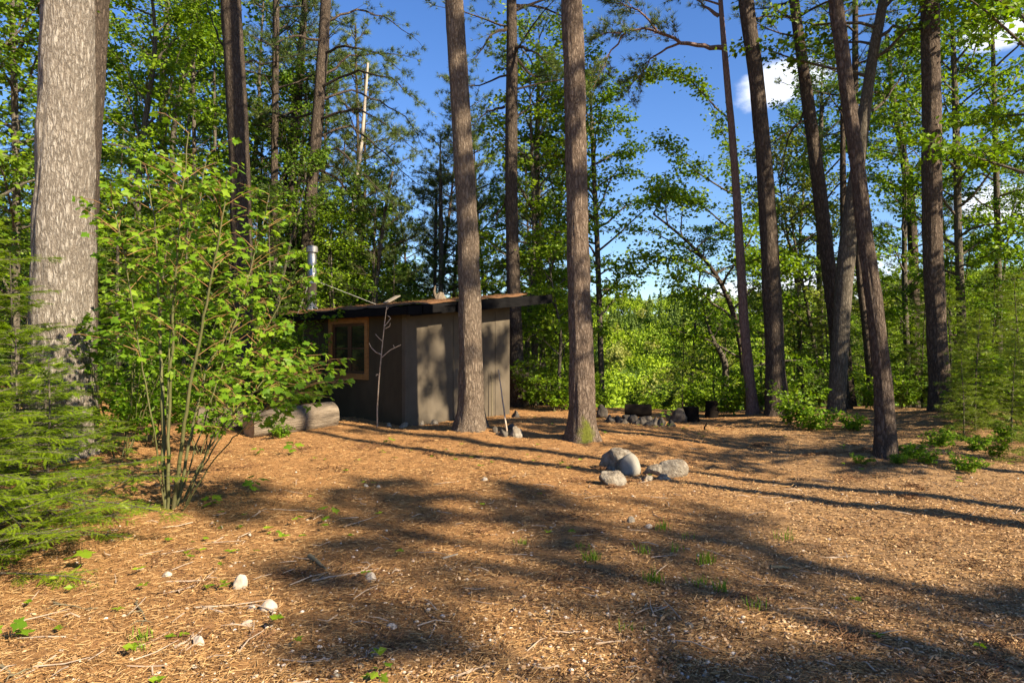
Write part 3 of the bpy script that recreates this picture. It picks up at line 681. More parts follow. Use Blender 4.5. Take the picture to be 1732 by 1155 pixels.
for i, (px, py, w, h, m, lb) in enumerate((
    (404, 994, 24, 22, 'stone_pale', 'pinkish angular stone, largest of the loose stones left of centre'),
    (452, 1033, 30, 17, 'stone_pale', 'rounded grey stone with a twig across it'),
    (334, 1091, 19, 18, 'stone_pale', 'bright white pebble by a twig, lower left'),
    (417, 1056, 22, 9, 'stone_pale', 'flat white stone below the twig-crossed one'),
    (281, 976, 17, 14, 'stone_pale', 'white stone near the hemlock tips'),
    (426, 1031, 16, 9, 'stone_pale', 'small pinkish stone left of the twig-crossed one'),
    (627, 981, 20, 15, 'stone_pale', 'tan stone at the end of a curved stick'),
    (637, 1108, 22, 15, 'stone', 'grey cobble in the shaded gravel, lower centre'),
    (608, 1128, 16, 10, 'stone', 'small grey cobble left of the shaded gravel seedling'),
    (567, 1147, 18, 12, 'stone_smooth', 'pale cobble at the bottom edge of the picture'),
    (619, 823, 10, 6, 'stone_pale', 'little white stone in the sunny strip, right of its twin'),
    (640, 824, 9, 5, 'stone_pale', 'little tan stone in the sunny strip'),
    (820, 813, 12, 7, 'stone_pale', 'lone pale stone on sunlit needles before the large tan pine'),
    (1068, 884, 16, 11, 'stone', 'greyish chip of rock below the boulders'),
    (1098, 892, 14, 7, 'stone_pale', 'small pale stone right of the greyish chip'),
    (965, 985, 12, 10, 'stone', 'brown stone in the shaded middle of the clearing'),
    (1165, 1061, 24, 9, 'stone', 'flat grey stone on the sunny wood chips, lower right'),
    (663, 1062, 20, 10, 'stone_pale', 'flat pale stone on lower centre gravel'))):
    stone('loose_stone', px, py, w, h, m, lb, 20+i, .8, 'loose stones on the clearing', 'stone', .1)
# stones along the foot of the cabin
for i, (px, py, w, h, lb) in enumerate(((735, 718, 18, 9, 'pale stone at the cabin wall under the sunlit strip'), (712, 719, 12, 7, 'little stone close to the cabin corner'), (657, 721, 12, 7, 'small stone beside the bare sapling foot'), (682, 723, 16, 8, 'flat stone before the cabin corner'), (770, 716, 10, 7, 'grey stone left of the large tan pine root'))):
    stone('footing_stone', px, py, w, h, 'stone', lb, 50+i, .8, 'stones along the cabin foot', 'stone')
for i, (px, py, w, h, lb) in enumerate(((850, 738, 22, 14, 'angular dark rock in front of the right cabin corner'), (872, 740, 22, 18, 'front rock of the little pile right of the cabin'), (866, 728, 18, 14, 'upper rock of the little pile right of the cabin'), (838, 730, 12, 10, 'rounded rock under the leaning pole'), (872, 706, 16, 12, 'round rock behind the cabin corner pile'))):
    stone('rock', px, py, w, h, 'stone_dark' if i != 1 else 'stone', lb, 60+i, .9, 'rock pile by the right cabin corner')
# fire ring
fr = rngof(77)
frl = ['leftmost dark stone of the fire ring', 'fire ring stone second from the left', 'pale fire ring stone left of the cut log', 'round fire ring stone in front of the cut log', 'tall fire ring stone right of the cut log', 'tan fire ring stone near the right end', 'rightmost low stone of the fire ring', 'small stone in the lower row of the fire ring under the log', 'small stone in the lower row at the left of the fire ring', 'small lower stone at the right of the fire ring']
for i, (px, py, w, h) in enumerate(((1032, 715, 22, 12), (1050, 715, 22, 15), (1072, 712, 19, 14), (1086, 714, 22, 15), (1105, 715, 24, 16), (1120, 717, 20, 14), (1134, 720, 17, 10), (1079, 721, 14, 9), (1057, 721, 14, 9), (1098, 722, 13, 8))):
    stone('fire_ring_stone', px, py, w, h, 'stone_dark', frl[i], 80+i, .9, 'stones of the fire ring', 'stone', d=13.7-.02*i)  # the shade over the ring is put into the dark stone colour
for px, lb in ((1064, 'low dark stone under the left end of the cut log'), (1094, 'low dark stone under the right end of the cut log')):
    stone('fire_ring_stone', px, 715, 26, 11, 'stone_dark', lb, px, 1.1, 'stones of the fire ring', 'stone', d=14.66)
for px, w, h, d, lb in ((1148, 30, 20, 14.9, 'dark rounded boulder right of the fire ring'), (1018, 20, 18, 15.0, 'dark boulder left of the fire ring by the mossy pine')):
    stone('boulder', px, 720, w, h, 'stone_dark', lb, int(px), .9, 'dark boulders around the fire ring', d=d)

# ------------------------------------------------------------------ logs, stumps, sticks
def log(name, pa, pb, ra, rb, label, cat, m='wood_log', seed=1, group=None, sides=28, endm='log_end', notch=True):
    pa, pb = Vector(pa), Vector(pb); L = (pb-pa).length; r = rngof(seed)
    e = empty(name, pa, label, cat, group)
    e.rotation_euler = (pb-pa).to_track_quat('Z', 'X').to_euler()
    n = 14; g = Geo(); a = np.linspace(0, 2*math.pi, sides, endpoint=False); u = np.linspace(0, 1, n)
    C = np.stack([np.cos(a)[None]+0*u[:, None], np.sin(a)[None]+0*u[:, None], u[:, None]*2+0*a[None]], -1)
    sh = 1+.06*noise(C, 2.5, 3, seed)+.03*noise(C, 11, 2, seed+1)
    P = np.array([(0, 0, L*t) for t in u]); tube(g, P, np.linspace(ra, rb, n), sides, 0, False, sh)
    link('bark', g.mesh('bark', M[m], True), e)
    for t, s, rr in ((0, sh[0], ra), (1, sh[-1], rb)):
        g = Geo()
        T = unit(P[1]-P[0]); ref = np.array([0, 1., 0]) if abs(T[1]) < .9 else np.array([1., 0, 0]); Xx = unit(np.cross(T, ref)); Yy = np.cross(T, Xx)
        V = P[0 if t == 0 else -1]+(rr*s*.995)[:, None]*(np.cos(a)[:, None]*Xx+np.sin(a)[:, None]*Yy); c = P[0 if t == 0 else -1]+T*(-.01 if t == 0 else .01)
        f = np.stack([np.arange(sides), (np.arange(sides)+1) % sides, np.full(sides, sides)], 1)
        g.add(np.concatenate([V, c[None]]), f if t == 0 else f[:, ::-1]); link('cut_end', g.mesh('cut_end', M[endm]), e)
    return e
def lift(p, h): return Vector((p.x, p.y, p.z+h))
log('sawn_log', lift(at(338, 12.5), .17), lift(at(412, 12.7), .18), .22, .23, 'short pale sawn log behind the maple sapling, left of the longer one', 'log', seed=3)
log('sawn_log', lift(at(420, 12.1), .19), lift(at(562, 13.3), .20), .24, .26, 'long weathered log lying before the shaded cabin wall', 'log', seed=5)
log('cut_log', lift(at(1057, 14.9), .20), lift(at(1102, 14.8), .20), .14, .14, 'dark cut log lying across the back of the fire ring', 'log', 'log_dark', 7, None, 22, 'log_dark')  # near-black colour holds the shade on the log besides its own dark tone
for px, w, h, d, lb in ((1169, 28, 24, 15.2, 'wide dark stump seat right of the fire ring'), (1204, 22, 28, 15.6, 'narrower dark stump seat farther right of the fire ring')):
    p = at(px, d); r_ = w/F*d/2; log('stump_seat', lift(p, -.05), lift(p, h/F*d), r_, r_*.95, lb, 'stump', 'log_dark', int(px), 'stump seats by the fire ring', 20, 'log_dark')
def stick(name, pts, r, label, cat, m='twig', group=None, forks=0, seed=0, wob=.45):
    P = np.array([tuple(p) for p in pts]); o0 = P[0].copy(); n = 4*len(P); g = Geo(); rr = rngof(seed+3)
    t = np.linspace(0, 1, n); Q, _ = along(P-o0, t); Q = Q+rr.normal(0, r*wob, Q.shape)*np.array([1, 1, .4])
    tube(g, Q, np.linspace(r, r*.45, n), 6)
    for k in range(forks):
        i = rr.integers(n//4, n-1); a = rr.uniform(0, 6.28); L = rr.uniform(.06, .16)
        tube(g, [Q[i], Q[i]+np.array([math.cos(a)*L*.5, math.sin(a)*L*.5, .012]), Q[i]+np.array([math.cos(a+.3)*L, math.sin(a+.3)*L, .004])], [r*.5, r*.4, r*.2], 5)
    return tag(link(name, g.mesh(name, M[m], True), None, tuple(o0)), label, cat, group)
def flat(pxs, h=.012): return [lift(on_ground(*p), h) for p in pxs]
GR = 'twigs scattered on the needles'
stick('twig', flat([(528, 985), (560, 978), (610, 970), (631, 955)]), .008, 'long curved pale twig running up to the tan stone', 'twig', 'twig', GR, 3, 1)
stick('stick', flat([(524, 944), (551, 966)], .02), .020, 'short thick greenish grey stick in the half shade', 'stick', 'stick_grey', None, 0, 2, .1)
stick('wood_splinter', flat([(748, 948), (774, 940)], .015), .012, 'pale split piece of wood lying left of centre', 'wood splinter', 'board', None, 0, 3, .1)
stick('twig', flat([(418, 882), (448, 862), (532, 866)]), .008, 'bent pale twig in the shadow right of the sapling', 'twig', 'twig', GR, 3, 4)
stick('twig', flat([(582, 892), (603, 886), (640, 874)]), .006, 'thin twig in the long shadow band', 'twig', 'twig', GR, 1, 5)
stick('twig', flat([(282, 986), (345, 985), (368, 962)]), .007, 'forked twig beside the white stone', 'twig', 'twig', GR, 3, 6)
stick('twig', flat([(330, 1030), (395, 1026), (460, 1016)]), .006, 'straight thin twig passing the twig-crossed stone', 'twig', 'twig', GR, 2, 7)
stick('twig', flat([(296, 1098), (318, 1086), (332, 1080)]), .009, 'stubby twig touching the white pebble', 'twig', 'twig', GR, 2, 8)
stick('twig', flat([(90, 1022), (150, 1033), (166, 1030)]), .007, 'dark twig below the hemlock tips', 'twig', 'stick_grey', GR, 2, 9)
stick('twig', flat([(760, 1150), (800, 1138), (826, 1126)]), .007, 'pale twig at the bottom edge right of centre', 'twig', 'twig', GR, 2, 10)
stick('twig', flat([(600, 1122), (620, 1115), (626, 1100)]), .006, 'forked twig among the shaded cobbles', 'twig', 'twig', GR, 2, 11)
stick('twig', flat([(1008, 1092), (1060, 1086), (1060, 1084)]), .006, 'straight twig on the sunny chips right of centre', 'twig', 'twig', GR, 1, 12)
stick('twig', flat([(1185, 1092), (1215, 1080)]), .006, 'short twig on the chips, lower right', 'twig', 'twig', GR, 0, 13)
stick('twig', flat([(230, 1020), (246, 1050), (240, 1060)]), .008, 'dark curved twig in the tangled litter, lower left', 'twig', 'stick_grey', GR, 3, 14)
stick('twig', flat([(0, 1130), (22, 1146), (40, 1140)]), .010, 'dark twig in the bottom left corner', 'twig', 'stick_grey', GR, 2, 15)
stick('bark_strip', flat([(1304, 962), (1338, 963)], .015), .016, 'dark strip of bark in the right hand shadow', 'bark strip', 'stick_grey', None, 0, 16)
stick('root_stub', [lift(at(1193, 13.2), -.05), lift(at(1192, 13.2), .1), lift(at(1197, 13.2), .15)], .022, 'small upright root stub right of the fire ring', 'stub', 'log_dark', None, 0, 17)
p0 = on_ground(859, 737); stick('pole', [lift(p0, -.05), Vector(pt(843, 625, p0.y+.5))], .018, 'thin wooden pole leaning on the sunlit cabin wall', 'pole', 'twig', None, 0, 18, .08)
q0 = Vector((CORNER.x, CORNER.y, CORNER.z))+fv*2.25-lv*.10; stick('pole', [lift(q0, -.05), lift(q0, 1.05)], .014, 'short thin pole standing upright against the cabin wall beside the leaning one', 'pole', 'stick_grey', None, 0, 19, .08)

# ------------------------------------------------------------------ trees traced from the photo
def crown_on(Q, rad, kind, z0, z1, n, L, rng, leaf=None, twigs=10, m=None, mats=('bark_dark', 'pine'), droop=0.0, tl=None, lift_=.3, az0=None, dead=0, pit0=None, prof=True):
    """limbs and foliage growing out of a given trunk line between two heights"""
    g = Geo(); az = rng.uniform(0, 6.28)
    zz = Q[:, 2]
    for i in range(n):
        h = z0+(z1-z0)*(i+.2)/n; p = np.array([np.interp(h, zz, Q[:, k]) for k in range(3)])
        k = i/max(n-1, 1); az += 2.4+rng.normal(0, .3)
        a = az if az0 is None else az0[0]+rng.uniform(-1, 1)*az0[1]
        pf = ((1-k)**.6*(.5+.5*min(1, k*4+.3)) if kind == 'pine' else math.sin(math.pi*min(.97, .3+.62*k))**.7) if prof else 1
        l = L*pf*rng.uniform(.65, 1.15)+.25
        pit = (.08+.5*k if kind == 'pine' else .45+.5*k) if pit0 is None else pit0+rng.normal(0, .12)
        pit -= droop
        P = bend_poly(p, (math.cos(a)*math.cos(pit), math.sin(a)*math.cos(pit), math.sin(pit)), l, 6, rng, .10 if kind == 'pine' else .17, lift_ if kind == 'pine' else -lift_)
        limb(g, P, kind, rng, leaf, twigs, m, tl, r0=.010+.011*l, dead=i < dead)
    return g.mesh('crown', [M[x] for x in mats], False)
def limb(g, P, kind, rng, leaf=None, twigs=10, m=None, tl=None, r0=.04, dead=False, start=.25):
    tube(g, P, np.linspace(r0, .005, len(P)), 5, 0, False)
    L = np.linalg.norm(np.diff(P, axis=0), axis=1).sum()
    if dead:
        pos, d, ln = side_twigs(P, 6, .5, rng, .3, (.4, 1), 0, .3); sticks(g, pos, pos+d*ln[:, None], .007, .002); return
    if kind == 'pine':
        pos, d, ln = side_twigs(P, max(4, int(twigs)), tl or .8, rng, start, (.4, 1.0), .08, .2); sticks(g, pos, pos+d*ln[:, None], .007, .002)
        pine_tufts(g, pos, d, ln, m or 7, rng, leaf or .17, 1)
    else:
        pos, d, ln = side_twigs(P, max(4, int(twigs)), tl or .85, rng, start, (.5, 1.3), .08, .25, .4); sticks(g, pos, pos+d*ln[:, None], .006, .002)
        broad_leaves(g, pos, d, ln, m or 22, rng, leaf or .11, 1, .13)

def traced_tree(name, pts, d, H, label, cat, bark, crown=None, limbs=(), sides=20, rings=40, seed=0, ridge=.05, flare=.3, group=None, mats=('bark_dark', 'pine'), base_z=None):
    b = at(pts[0][0], d)
    W3 = [pt(x, y, d) for x, y, _ in pts]; rad = [w/F*d/2/math.sqrt(1+((x-CX)/F)**2) for x, _, w in pts]
    o = np.array([b.x, b.y, b.z]); loc = [w-o for w in W3]
    loc[0] = np.array([0, 0, -.2])+np.array([loc[0][0], 0, 0])
    if H > loc[-1][2]+.3:                                  # carry the trunk on above the picture
        dirn = unit(loc[-1]-loc[-2])*np.array([.6, .6, 1]); rest = H-loc[-1][2]; r1 = rad[-1]
        for k in (1, 2, 3): loc.append(loc[-1]+dirn/dirn[2]*rest/3); rad.append(r1*(1-.3*k))
    g, Q, r = trunk_mesh(loc, rad, sides, rings, bark, seed, ridge, flare)
    e = empty(name, tuple(o), label, cat, group)
    link('trunk', g.mesh('trunk', M[bark], True), e)
    rng = rngof(seed+100)
    for c in ([crown] if isinstance(crown, dict) else (crown or [])):
        c = dict(c); kk = c.pop('kind'); link(c.pop('name', 'crown'), crown_on(Q, r, kk, rng=rng, mats=c.pop('mats', mats), **c), e)
    for l in limbs:
        g = Geo(); P = np.array([pt(x, y, d+dd)-o for x, y, dd in l['pts']]); t = np.linspace(0, 1, 3*len(P)); P, _ = along(P, t); P = P+rng.normal(0, .02, P.shape)
        limb(g, P, l.get('kind', 'pine'), rng, l.get('leaf'), l.get('twigs', 12), l.get('m'), l.get('tl'), l.get('r', .045), l.get('dead', False), l.get('start', .3))
        link('branch', g.mesh('branch', [M[x] for x in l.get('mats', mats)]), e)
    return e
PM = ('bark_dark', 'pine'); PY = ('bark_dark', 'pine_young'); MM = ('bark_maple', 'maple_mid'); MD = ('bark_maple', 'maple_dark')
def high(n=13, z0=10.5, z1=20, L=2.6, **k): return dict(kind='pine', z0=z0, z1=z1, n=n, L=L, twigs=9, m=7, **k)

traced_tree('pine_tree', [(97, 785, 118), (103, 700, 118), (105, 600, 116), (108, 400, 107), (112, 200, 98), (115, 0, 92)], 9.0, 24, 'huge pale grey barked pine at the left, the thickest trunk', 'pine tree', 'bark_grey', high(15, 13, 24, 3.2), sides=72, rings=150, seed=1, ridge=.045, flare=.32)
traced_tree('pine_tree', [(140, 720, 50), (143, 350, 46), (165, 0, 44)], 13.0, 22, 'grey trunk just behind the huge pale pine, leaning right', 'pine tree', 'bark_dark', high(), seed=2)  # darker bark colour stands in for the shadow on this trunk
traced_tree('pine_tree', [(411, 690, 38), (411, 600, 36), (409, 400, 36), (402, 200, 36), (390, 0, 35)], 16.5, 23, 'dark straight pine behind the maple sapling and the logs', 'pine tree', 'bark_dark', high(z0=9.5), sides=28, rings=70, seed=3,
    limbs=[dict(pts=[(396, 90, 0), (372, 70, .2), (352, 20, .3), (345, -40, .4)], dead=True, r=.03), dict(pts=[(406, 100, 0), (450, 108, .5), (500, 100, .9)], r=.03, twigs=8)])
br = []
for i, L in enumerate(([(548, 40), (600, 15), (650, 30), (710, 70)], [(546, 90), (585, 78), (640, 90), (680, 120)], [(541, 135), (590, 95), (650, 90), (705, 100)], [(539, 150), (600, 120), (660, 130), (715, 180)], [(536, 175), (590, 150), (640, 170), (690, 200), (720, 260)],
        [(534, 205), (600, 180), (660, 215), (700, 255)], [(532, 235), (590, 210), (640, 250), (690, 300), (730, 330)], [(530, 260), (570, 250), (620, 300), (670, 350)], [(527, 285), (570, 300), (610, 350), (640, 400)], [(526, 300), (490, 290), (460, 320), (430, 335)], [(534, 190), (500, 200), (460, 190), (420, 200)], [(545, 70), (500, 60), (460, 75), (420, 60)])):
    br.append(dict(pts=[(x, y, (-.6 if i % 2 else .7)*j) for j, (x, y) in enumerate(L)], r=.045, twigs=15, m=8, tl=.85, start=.42 if i > 2 else .25))
traced_tree('pine_tree', [(505, 690, 27), (515, 500, 23), (520, 400, 21), (534, 240, 20), (542, 138, 19), (552, 0, 18)], 20.0, 20, 'right leaning dark pine with long bare drooping branches over the chimney', 'pine tree', 'bark_dark', high(11, 11, 20), br, seed=4)
traced_tree('pine_tree', [(464, 690, 14), (463, 400, 13), (465, 200, 12), (467, 0, 12)], 22.0, 18, 'slim upright dark pine, left of the forked one', 'pine tree', 'bark_dark', dict(kind='pine', z0=7, z1=18, n=34, L=2.3, twigs=9, m=7, dead=6), seed=5)
traced_tree('pine_tree', [(492, 690, 15), (494, 300, 12), (500, 240, 12), (508, 138, 11), (517, 0, 9)], 24.0, 17, 'slim dark pine with a side fork, between the upright and the right leaning pines', 'pine tree', 'bark_dark', dict(kind='pine', z0=6.5, z1=17, n=38, L=2.6, twigs=9, m=7, dead=6), [dict(pts=[(498, 290, 0), (512, 270, -.1), (522, 240, -.2), (527, 190, -.3)], r=.09, dead=True)], seed=6)
traced_tree('dead_tree', [(588, 690, 9), (593, 381, 8), (612, 242, 6), (622, 107, 4)], 25.0, 0, 'bare bleached dead trunk standing against the sky above the cabin', 'dead tree', 'dead_wood', dict(kind='pine', z0=5, z1=11, n=12, L=.7, dead=99), seed=7)
traced_tree('pine_tree', [(797, 731, 46), (797, 690, 42), (796, 588, 39), (792, 400, 35), (780, 200, 32), (768, 0, 30)], 12.2, 23, 'large tan pine standing directly in front of the cabin', 'pine tree', 'bark_tan', high(12, 12, 23), sides=56, rings=130, seed=8, flare=.42)
traced_tree('pine_tree', [(878, 702, 30), (871, 560, 24), (866, 400, 22), (864, 277, 21), (866, 138, 20), (865, 0, 16)], 17.5, 20, 'dark mottled pine just behind the right end of the cabin roof', 'pine tree', 'bark_dark', dict(kind='pine', z0=8, z1=20, n=30, L=2.6, twigs=9, m=7), seed=9,
    limbs=[dict(pts=[(862, 45, 0), (830, 60, -.4), (805, 100, -.8)], r=.05, twigs=9), dict(pts=[(870, 10, 0), (905, 8, .3), (945, 25, .5), (965, 60, .8)], r=.05), dict(pts=[(868, 75, 0), (905, 90, -.6), (940, 115, -.8)], r=.05), dict(pts=[(868, 95, 0), (900, 130, .6), (945, 125, .8)], r=.045),
        dict(pts=[(856, 180, 0), (825, 190, .3), (800, 210, .3)], r=.04, twigs=9), dict(pts=[(860, 120, 0), (842, 112, .2)], dead=True, r=.02), dict(pts=[(873, 200, 0), (900, 178, .3), (930, 160, .3)], r=.035, dead=True), dict(pts=[(860, 330, 0), (842, 360, 0), (835, 390, 0)], r=.03, dead=True)])
traced_tree('pine_tree', [(986, 757, 48), (985, 726, 45), (983, 588, 41), (977, 400, 36), (972, 138, 36), (967, 0, 35)], 11.2, 24, 'straight reddish pine with a mossy foot in the middle of the clearing', 'pine tree', 'bark_red', high(12, 12, 24), sides=56, rings=130, seed=10, flare=.45)
traced_tree('pine_tree', [(1276, 712, 24), (1273, 692, 20), (1259, 553, 16), (1250, 400, 15), (1243, 277, 13), (1230, 138, 11), (1218, 0, 8)], 15.5, 16, 'slender pinkish pine with one long crooked branch to the left', 'pine tree', 'bark_pink', dict(kind='pine', z0=9.2, z1=16, n=20, L=2.2, twigs=9, m=7), seed=11, mats=('bark_pink', 'pine'),
    limbs=[dict(pts=[(1228, 82, 0), (1190, 78, -.1), (1150, 72, -.3), (1110, 52, -.5), (1060, 50, -.6), (1010, 60, -.8)], r=.062, twigs=36, m=9, tl=.95, start=.35), dict(pts=[(1216, 28, 0), (1190, 10, .2), (1170, -10, .4)], r=.05, twigs=6), dict(pts=[(1150, 72, -.3), (1110, 90, -.1), (1080, 130, .2), (1060, 160, .4)], r=.03, twigs=20, m=9, tl=.8),
        dict(pts=[(1110, 52, -.5), (1085, 20, -.8), (1040, 0, -1)], r=.03, twigs=24, m=9, tl=.9), dict(pts=[(1060, 50, -.6), (1030, 90, -.4), (1005, 150, -.2)], r=.025, twigs=20, m=9, tl=.8)])
traced_tree('pine_tree', [(1314, 714, 38), (1311, 600, 33), (1301, 400, 31), (1293, 277, 28), (1280, 138, 26), (1261, 0, 26)], 15.0, 22, 'thick dark pine right of the slender pinkish one, leaning left', 'pine tree', 'bark_dark', high(12, 10.5, 22), sides=30, rings=80, seed=12,
    limbs=[dict(pts=[(1276, 30, 0), (1310, 28, .3), (1345, 30, .5)], r=.03, dead=True)])
traced_tree('pine_tree', [(1424, 716, 30), (1416, 560, 27), (1405, 480, 26), (1395, 400, 25), (1381, 277, 24), (1362, 138, 20), (1342, 0, 17)], 15.8, 19, 'left half of the V of trunks, mottled and leaning left', 'pine tree', 'bark_dark', dict(kind='pine', z0=8.5, z1=19, n=24, L=2.4, twigs=9, m=7), seed=13,
    limbs=[dict(pts=[(1366, 180, 0), (1335, 230, .2), (1320, 290, .3)], r=.03, dead=True), dict(pts=[(1368, 200, 0), (1340, 215, -.3), (1290, 260, -.4)], r=.03, dead=True), dict(pts=[(1390, 330, 0), (1360, 350, .1), (1340, 370, .2)], r=.025, dead=True), dict(pts=[(1345, 40, 0), (1320, 20, .2), (1290, 50, .2)], r=.03, dead=True)])
traced_tree('maple_tree', [(1414, 717, 26), (1417, 657, 31), (1423, 553, 30), (1434, 400, 31), (1450, 290, 25), (1466, 160, 20), (1478, 80, 18), (1496, 0, 18)], 15.2, 15, 'right leaning greyish trunk crossing behind the front dark trunk', 'maple tree', 'bark_maple', dict(kind='maple', z0=7, z1=15, n=22, L=2.8, twigs=12, m=26, leaf=.12), seed=14, mats=MD,
    limbs=[dict(pts=[(1480, 75, 0), (1510, 45, -.2), (1560, 50, -.5), (1620, 60, -.8)], kind='maple', r=.05, twigs=16), dict(pts=[(1460, 200, 0), (1500, 170, .3), (1530, 120, .3), (1550, 60, .3)], kind='maple', r=.04, twigs=14)])
traced_tree('pine_tree', [(1500, 784, 40), (1495, 657, 33), (1480, 520, 29), (1463, 400, 28), (1450, 277, 25), (1431, 138, 25), (1413, 0, 25)], 9.7, 20, 'dark reddish pine nearest the right edge of the clearing, leaning left', 'pine tree', 'bark_brown', high(11, 11, 20), sides=48, rings=120, seed=15, flare=.25)
traced_tree('pine_tree', [(1478, 705, 15), (1465, 560, 13), (1452, 450, 13), (1446, 200, 12), (1447, 0, 10)], 18.0, 16, 'thin black trunk behind the front leaning pine', 'pine tree', 'bark_dark', dict(kind='pine', z0=8.5, z1=16, n=18, L=1.8, twigs=8, m=6), seed=16)
traced_tree('pine_tree', [(1441, 706, 20), (1432, 600, 15), (1428, 450, 13), (1426, 300, 11)], 18.6, 12, 'small dark trunk in the gap behind the V of trunks', 'pine tree', 'bark_dark', dict(kind='pine', z0=7.5, z1=12, n=14, L=1.5, twigs=8, m=6), seed=17)
traced_tree('pine_tree', [(1594, 713, 42), (1590, 657, 38), (1584, 553, 35), (1577, 400, 36), (1576, 200, 34), (1573, 0, 33)], 14.5, 22, 'straight thick brown pine, the upright one near the right edge', 'pine tree', 'bark_brown', high(12, 10.5, 22), sides=40, rings=90, seed=18)
traced_tree('maple_tree', [(1634, 706, 16), (1627, 553, 17), (1621, 400, 14), (1617, 200, 13), (1612, 70, 9)], 18.0, 11.5, 'leafy tree with a thin dark trunk right of the straight thick pine', 'maple tree', 'bark_maple', dict(kind='maple', z0=3.4, z1=11, n=30, L=2.5, twigs=12, m=24, leaf=.12), seed=19, mats=MM, limbs=[dict(pts=[(1625, 600, 0), (1607, 560, -.2), (1603, 510, -.2), (1610, 440, -.2)], kind='maple', r=.05, twigs=12, m=12, start=.1)])
traced_tree('pine_tree', [(1550, 690, 18), (1546, 450, 18), (1540, 330, 17), (1520, 220, 13), (1508, 150, 10), (1500, 60, 7)], 23.0, 13, 'bushy pine behind the two right hand trunks', 'pine tree', 'bark_dark', dict(kind='pine', z0=3.5, z1=13, n=34, L=2.4, twigs=10, m=8, leaf=.2), seed=20,
    limbs=[dict(pts=[(1546, 470, 0), (1520, 490, -.3), (1490, 495, -.5)], r=.09, twigs=12)])

# slimmer leafy trees behind, each with its own traced stem
def slim(pts, d, H, label, seed, kind='maple', z0=2.5, n=20, L=2.0, name=None, mats=None, m=24, leaf=.115, bark='bark_maple', limbs=(), group=None, twigs=11, **kw):
    return traced_tree(name or ('maple_tree' if kind == 'maple' else 'pine_tree'), pts, d, H, label, 'maple tree' if kind == 'maple' else 'pine tree', bark, dict(kind=kind, z0=z0, z1=H, n=n, L=L, twigs=twigs, m=m, leaf=leaf, **kw), limbs, 10, 24, seed, .03, .2, group, mats or (MM if kind == 'maple' else PM))
slim([(225, 700, 13), (235, 260, 12), (262, 110, 9), (272, 40, 7), (258, 0, 5)], 19, 13, 'forked dark maple between the huge pale pine and the sapling top', 30, L=2.2, n=24, limbs=[dict(pts=[(238, 250, 0), (222, 180, .2), (205, 140, .2)], kind='maple', r=.05, twigs=8), dict(pts=[(262, 110, 0), (290, 70, .2), (340, 40, .3)], kind='maple', r=.05, twigs=10)])
slim([(280, 700, 18), (278, 300, 14), (272, 150, 13), (285, 0, 10)], 23, 15, 'grey maple stem just right of the forked dark maple', 31, L=2.2, n=22, mats=MD)
slim([(295, 700, 12), (290, 240, 10), (300, 150, 7), (318, 110, 5)], 20, 11, 'bent thin maple stem right of the grey one', 32, L=1.8)
slim([(330, 700, 8), (328, 200, 7), (325, 0, 6)], 21, 13, 'very thin straight stem left of the dark straight pine', 33, L=1.7, n=18)
slim([(364, 700, 7), (364, 280, 6), (362, 110, 5)], 22, 11, 'thin stem close to the left side of the dark straight pine', 34, L=1.6, n=16, mats=MD)
slim([(25, 720, 16), (28, 300, 14), (20, 0, 11)], 14, 12, 'leafy maple at the left picture edge beyond the hemlocks', 35, L=2.6, n=30, z0=1.5, m=28)
slim([(-60, 720, 16), (-65, 300, 14), (-70, 0, 11)], 12, 11, 'maple reaching in from beyond the left picture edge', 36, L=2.6, n=24, z0=2, mats=MD)
slim([(636, 690, 9), (634, 500, 8), (650, 360, 6), (664, 290, 4)], 20.5, 6.5, 'thin dark curved stem rising behind the cabin roof', 37, kind='pine', z0=3, n=16, L=1.4, m=6)
slim([(746, 690, 9), (746, 420, 8), (745, 290, 6)], 23, 10, 'thin dark pine stem seen against the sky left of the large tan pine', 38, kind='pine', z0=2.5, n=26, L=1.6, m=7)
slim([(735, 690, 7), (736, 430, 6), (738, 320, 4)], 24, 9, 'bare thin stem close beside the thin dark pine', 39, kind='pine', z0=6.5, n=10, L=1.3, dead=5)
slim([(890, 700, 9), (892, 560, 8), (905, 400, 7), (898, 220, 5)], 20, 10, 'maple with a thin wavy stem right of the mottled pine', 40, z0=2.2, n=26, L=2.2, mats=MM)
slim([(903, 700, 15), (905, 560, 11), (905, 380, 10), (910, 180, 8)], 21, 12, 'pale maple stem standing next to the wavy one', 41, z0=3, n=24, L=2.4, mats=('bark_grey', 'maple_mid'))
slim([(925, 700, 9), (916, 560, 8), (935, 440, 6), (950, 330, 5)], 22, 10, 'right leaning maple stem left of the mossy pine', 42, z0=2.5, n=24, L=2.3)
slim([(944, 700, 6), (946, 620, 6), (950, 560, 5), (940, 520, 4)], 18, 4.2, 'small dark sapling stem left of the mossy pine foot', 43, z0=.8, n=14, L=1.2)
slim([(1020, 700, 10), (1010, 400, 9), (1000, 200, 7)], 21, 10.5, 'full leafy maple half hidden behind the mossy pine, reaching right over the sky', 44, z0=3.2, n=30, L=2.6, mats=MM, m=28)
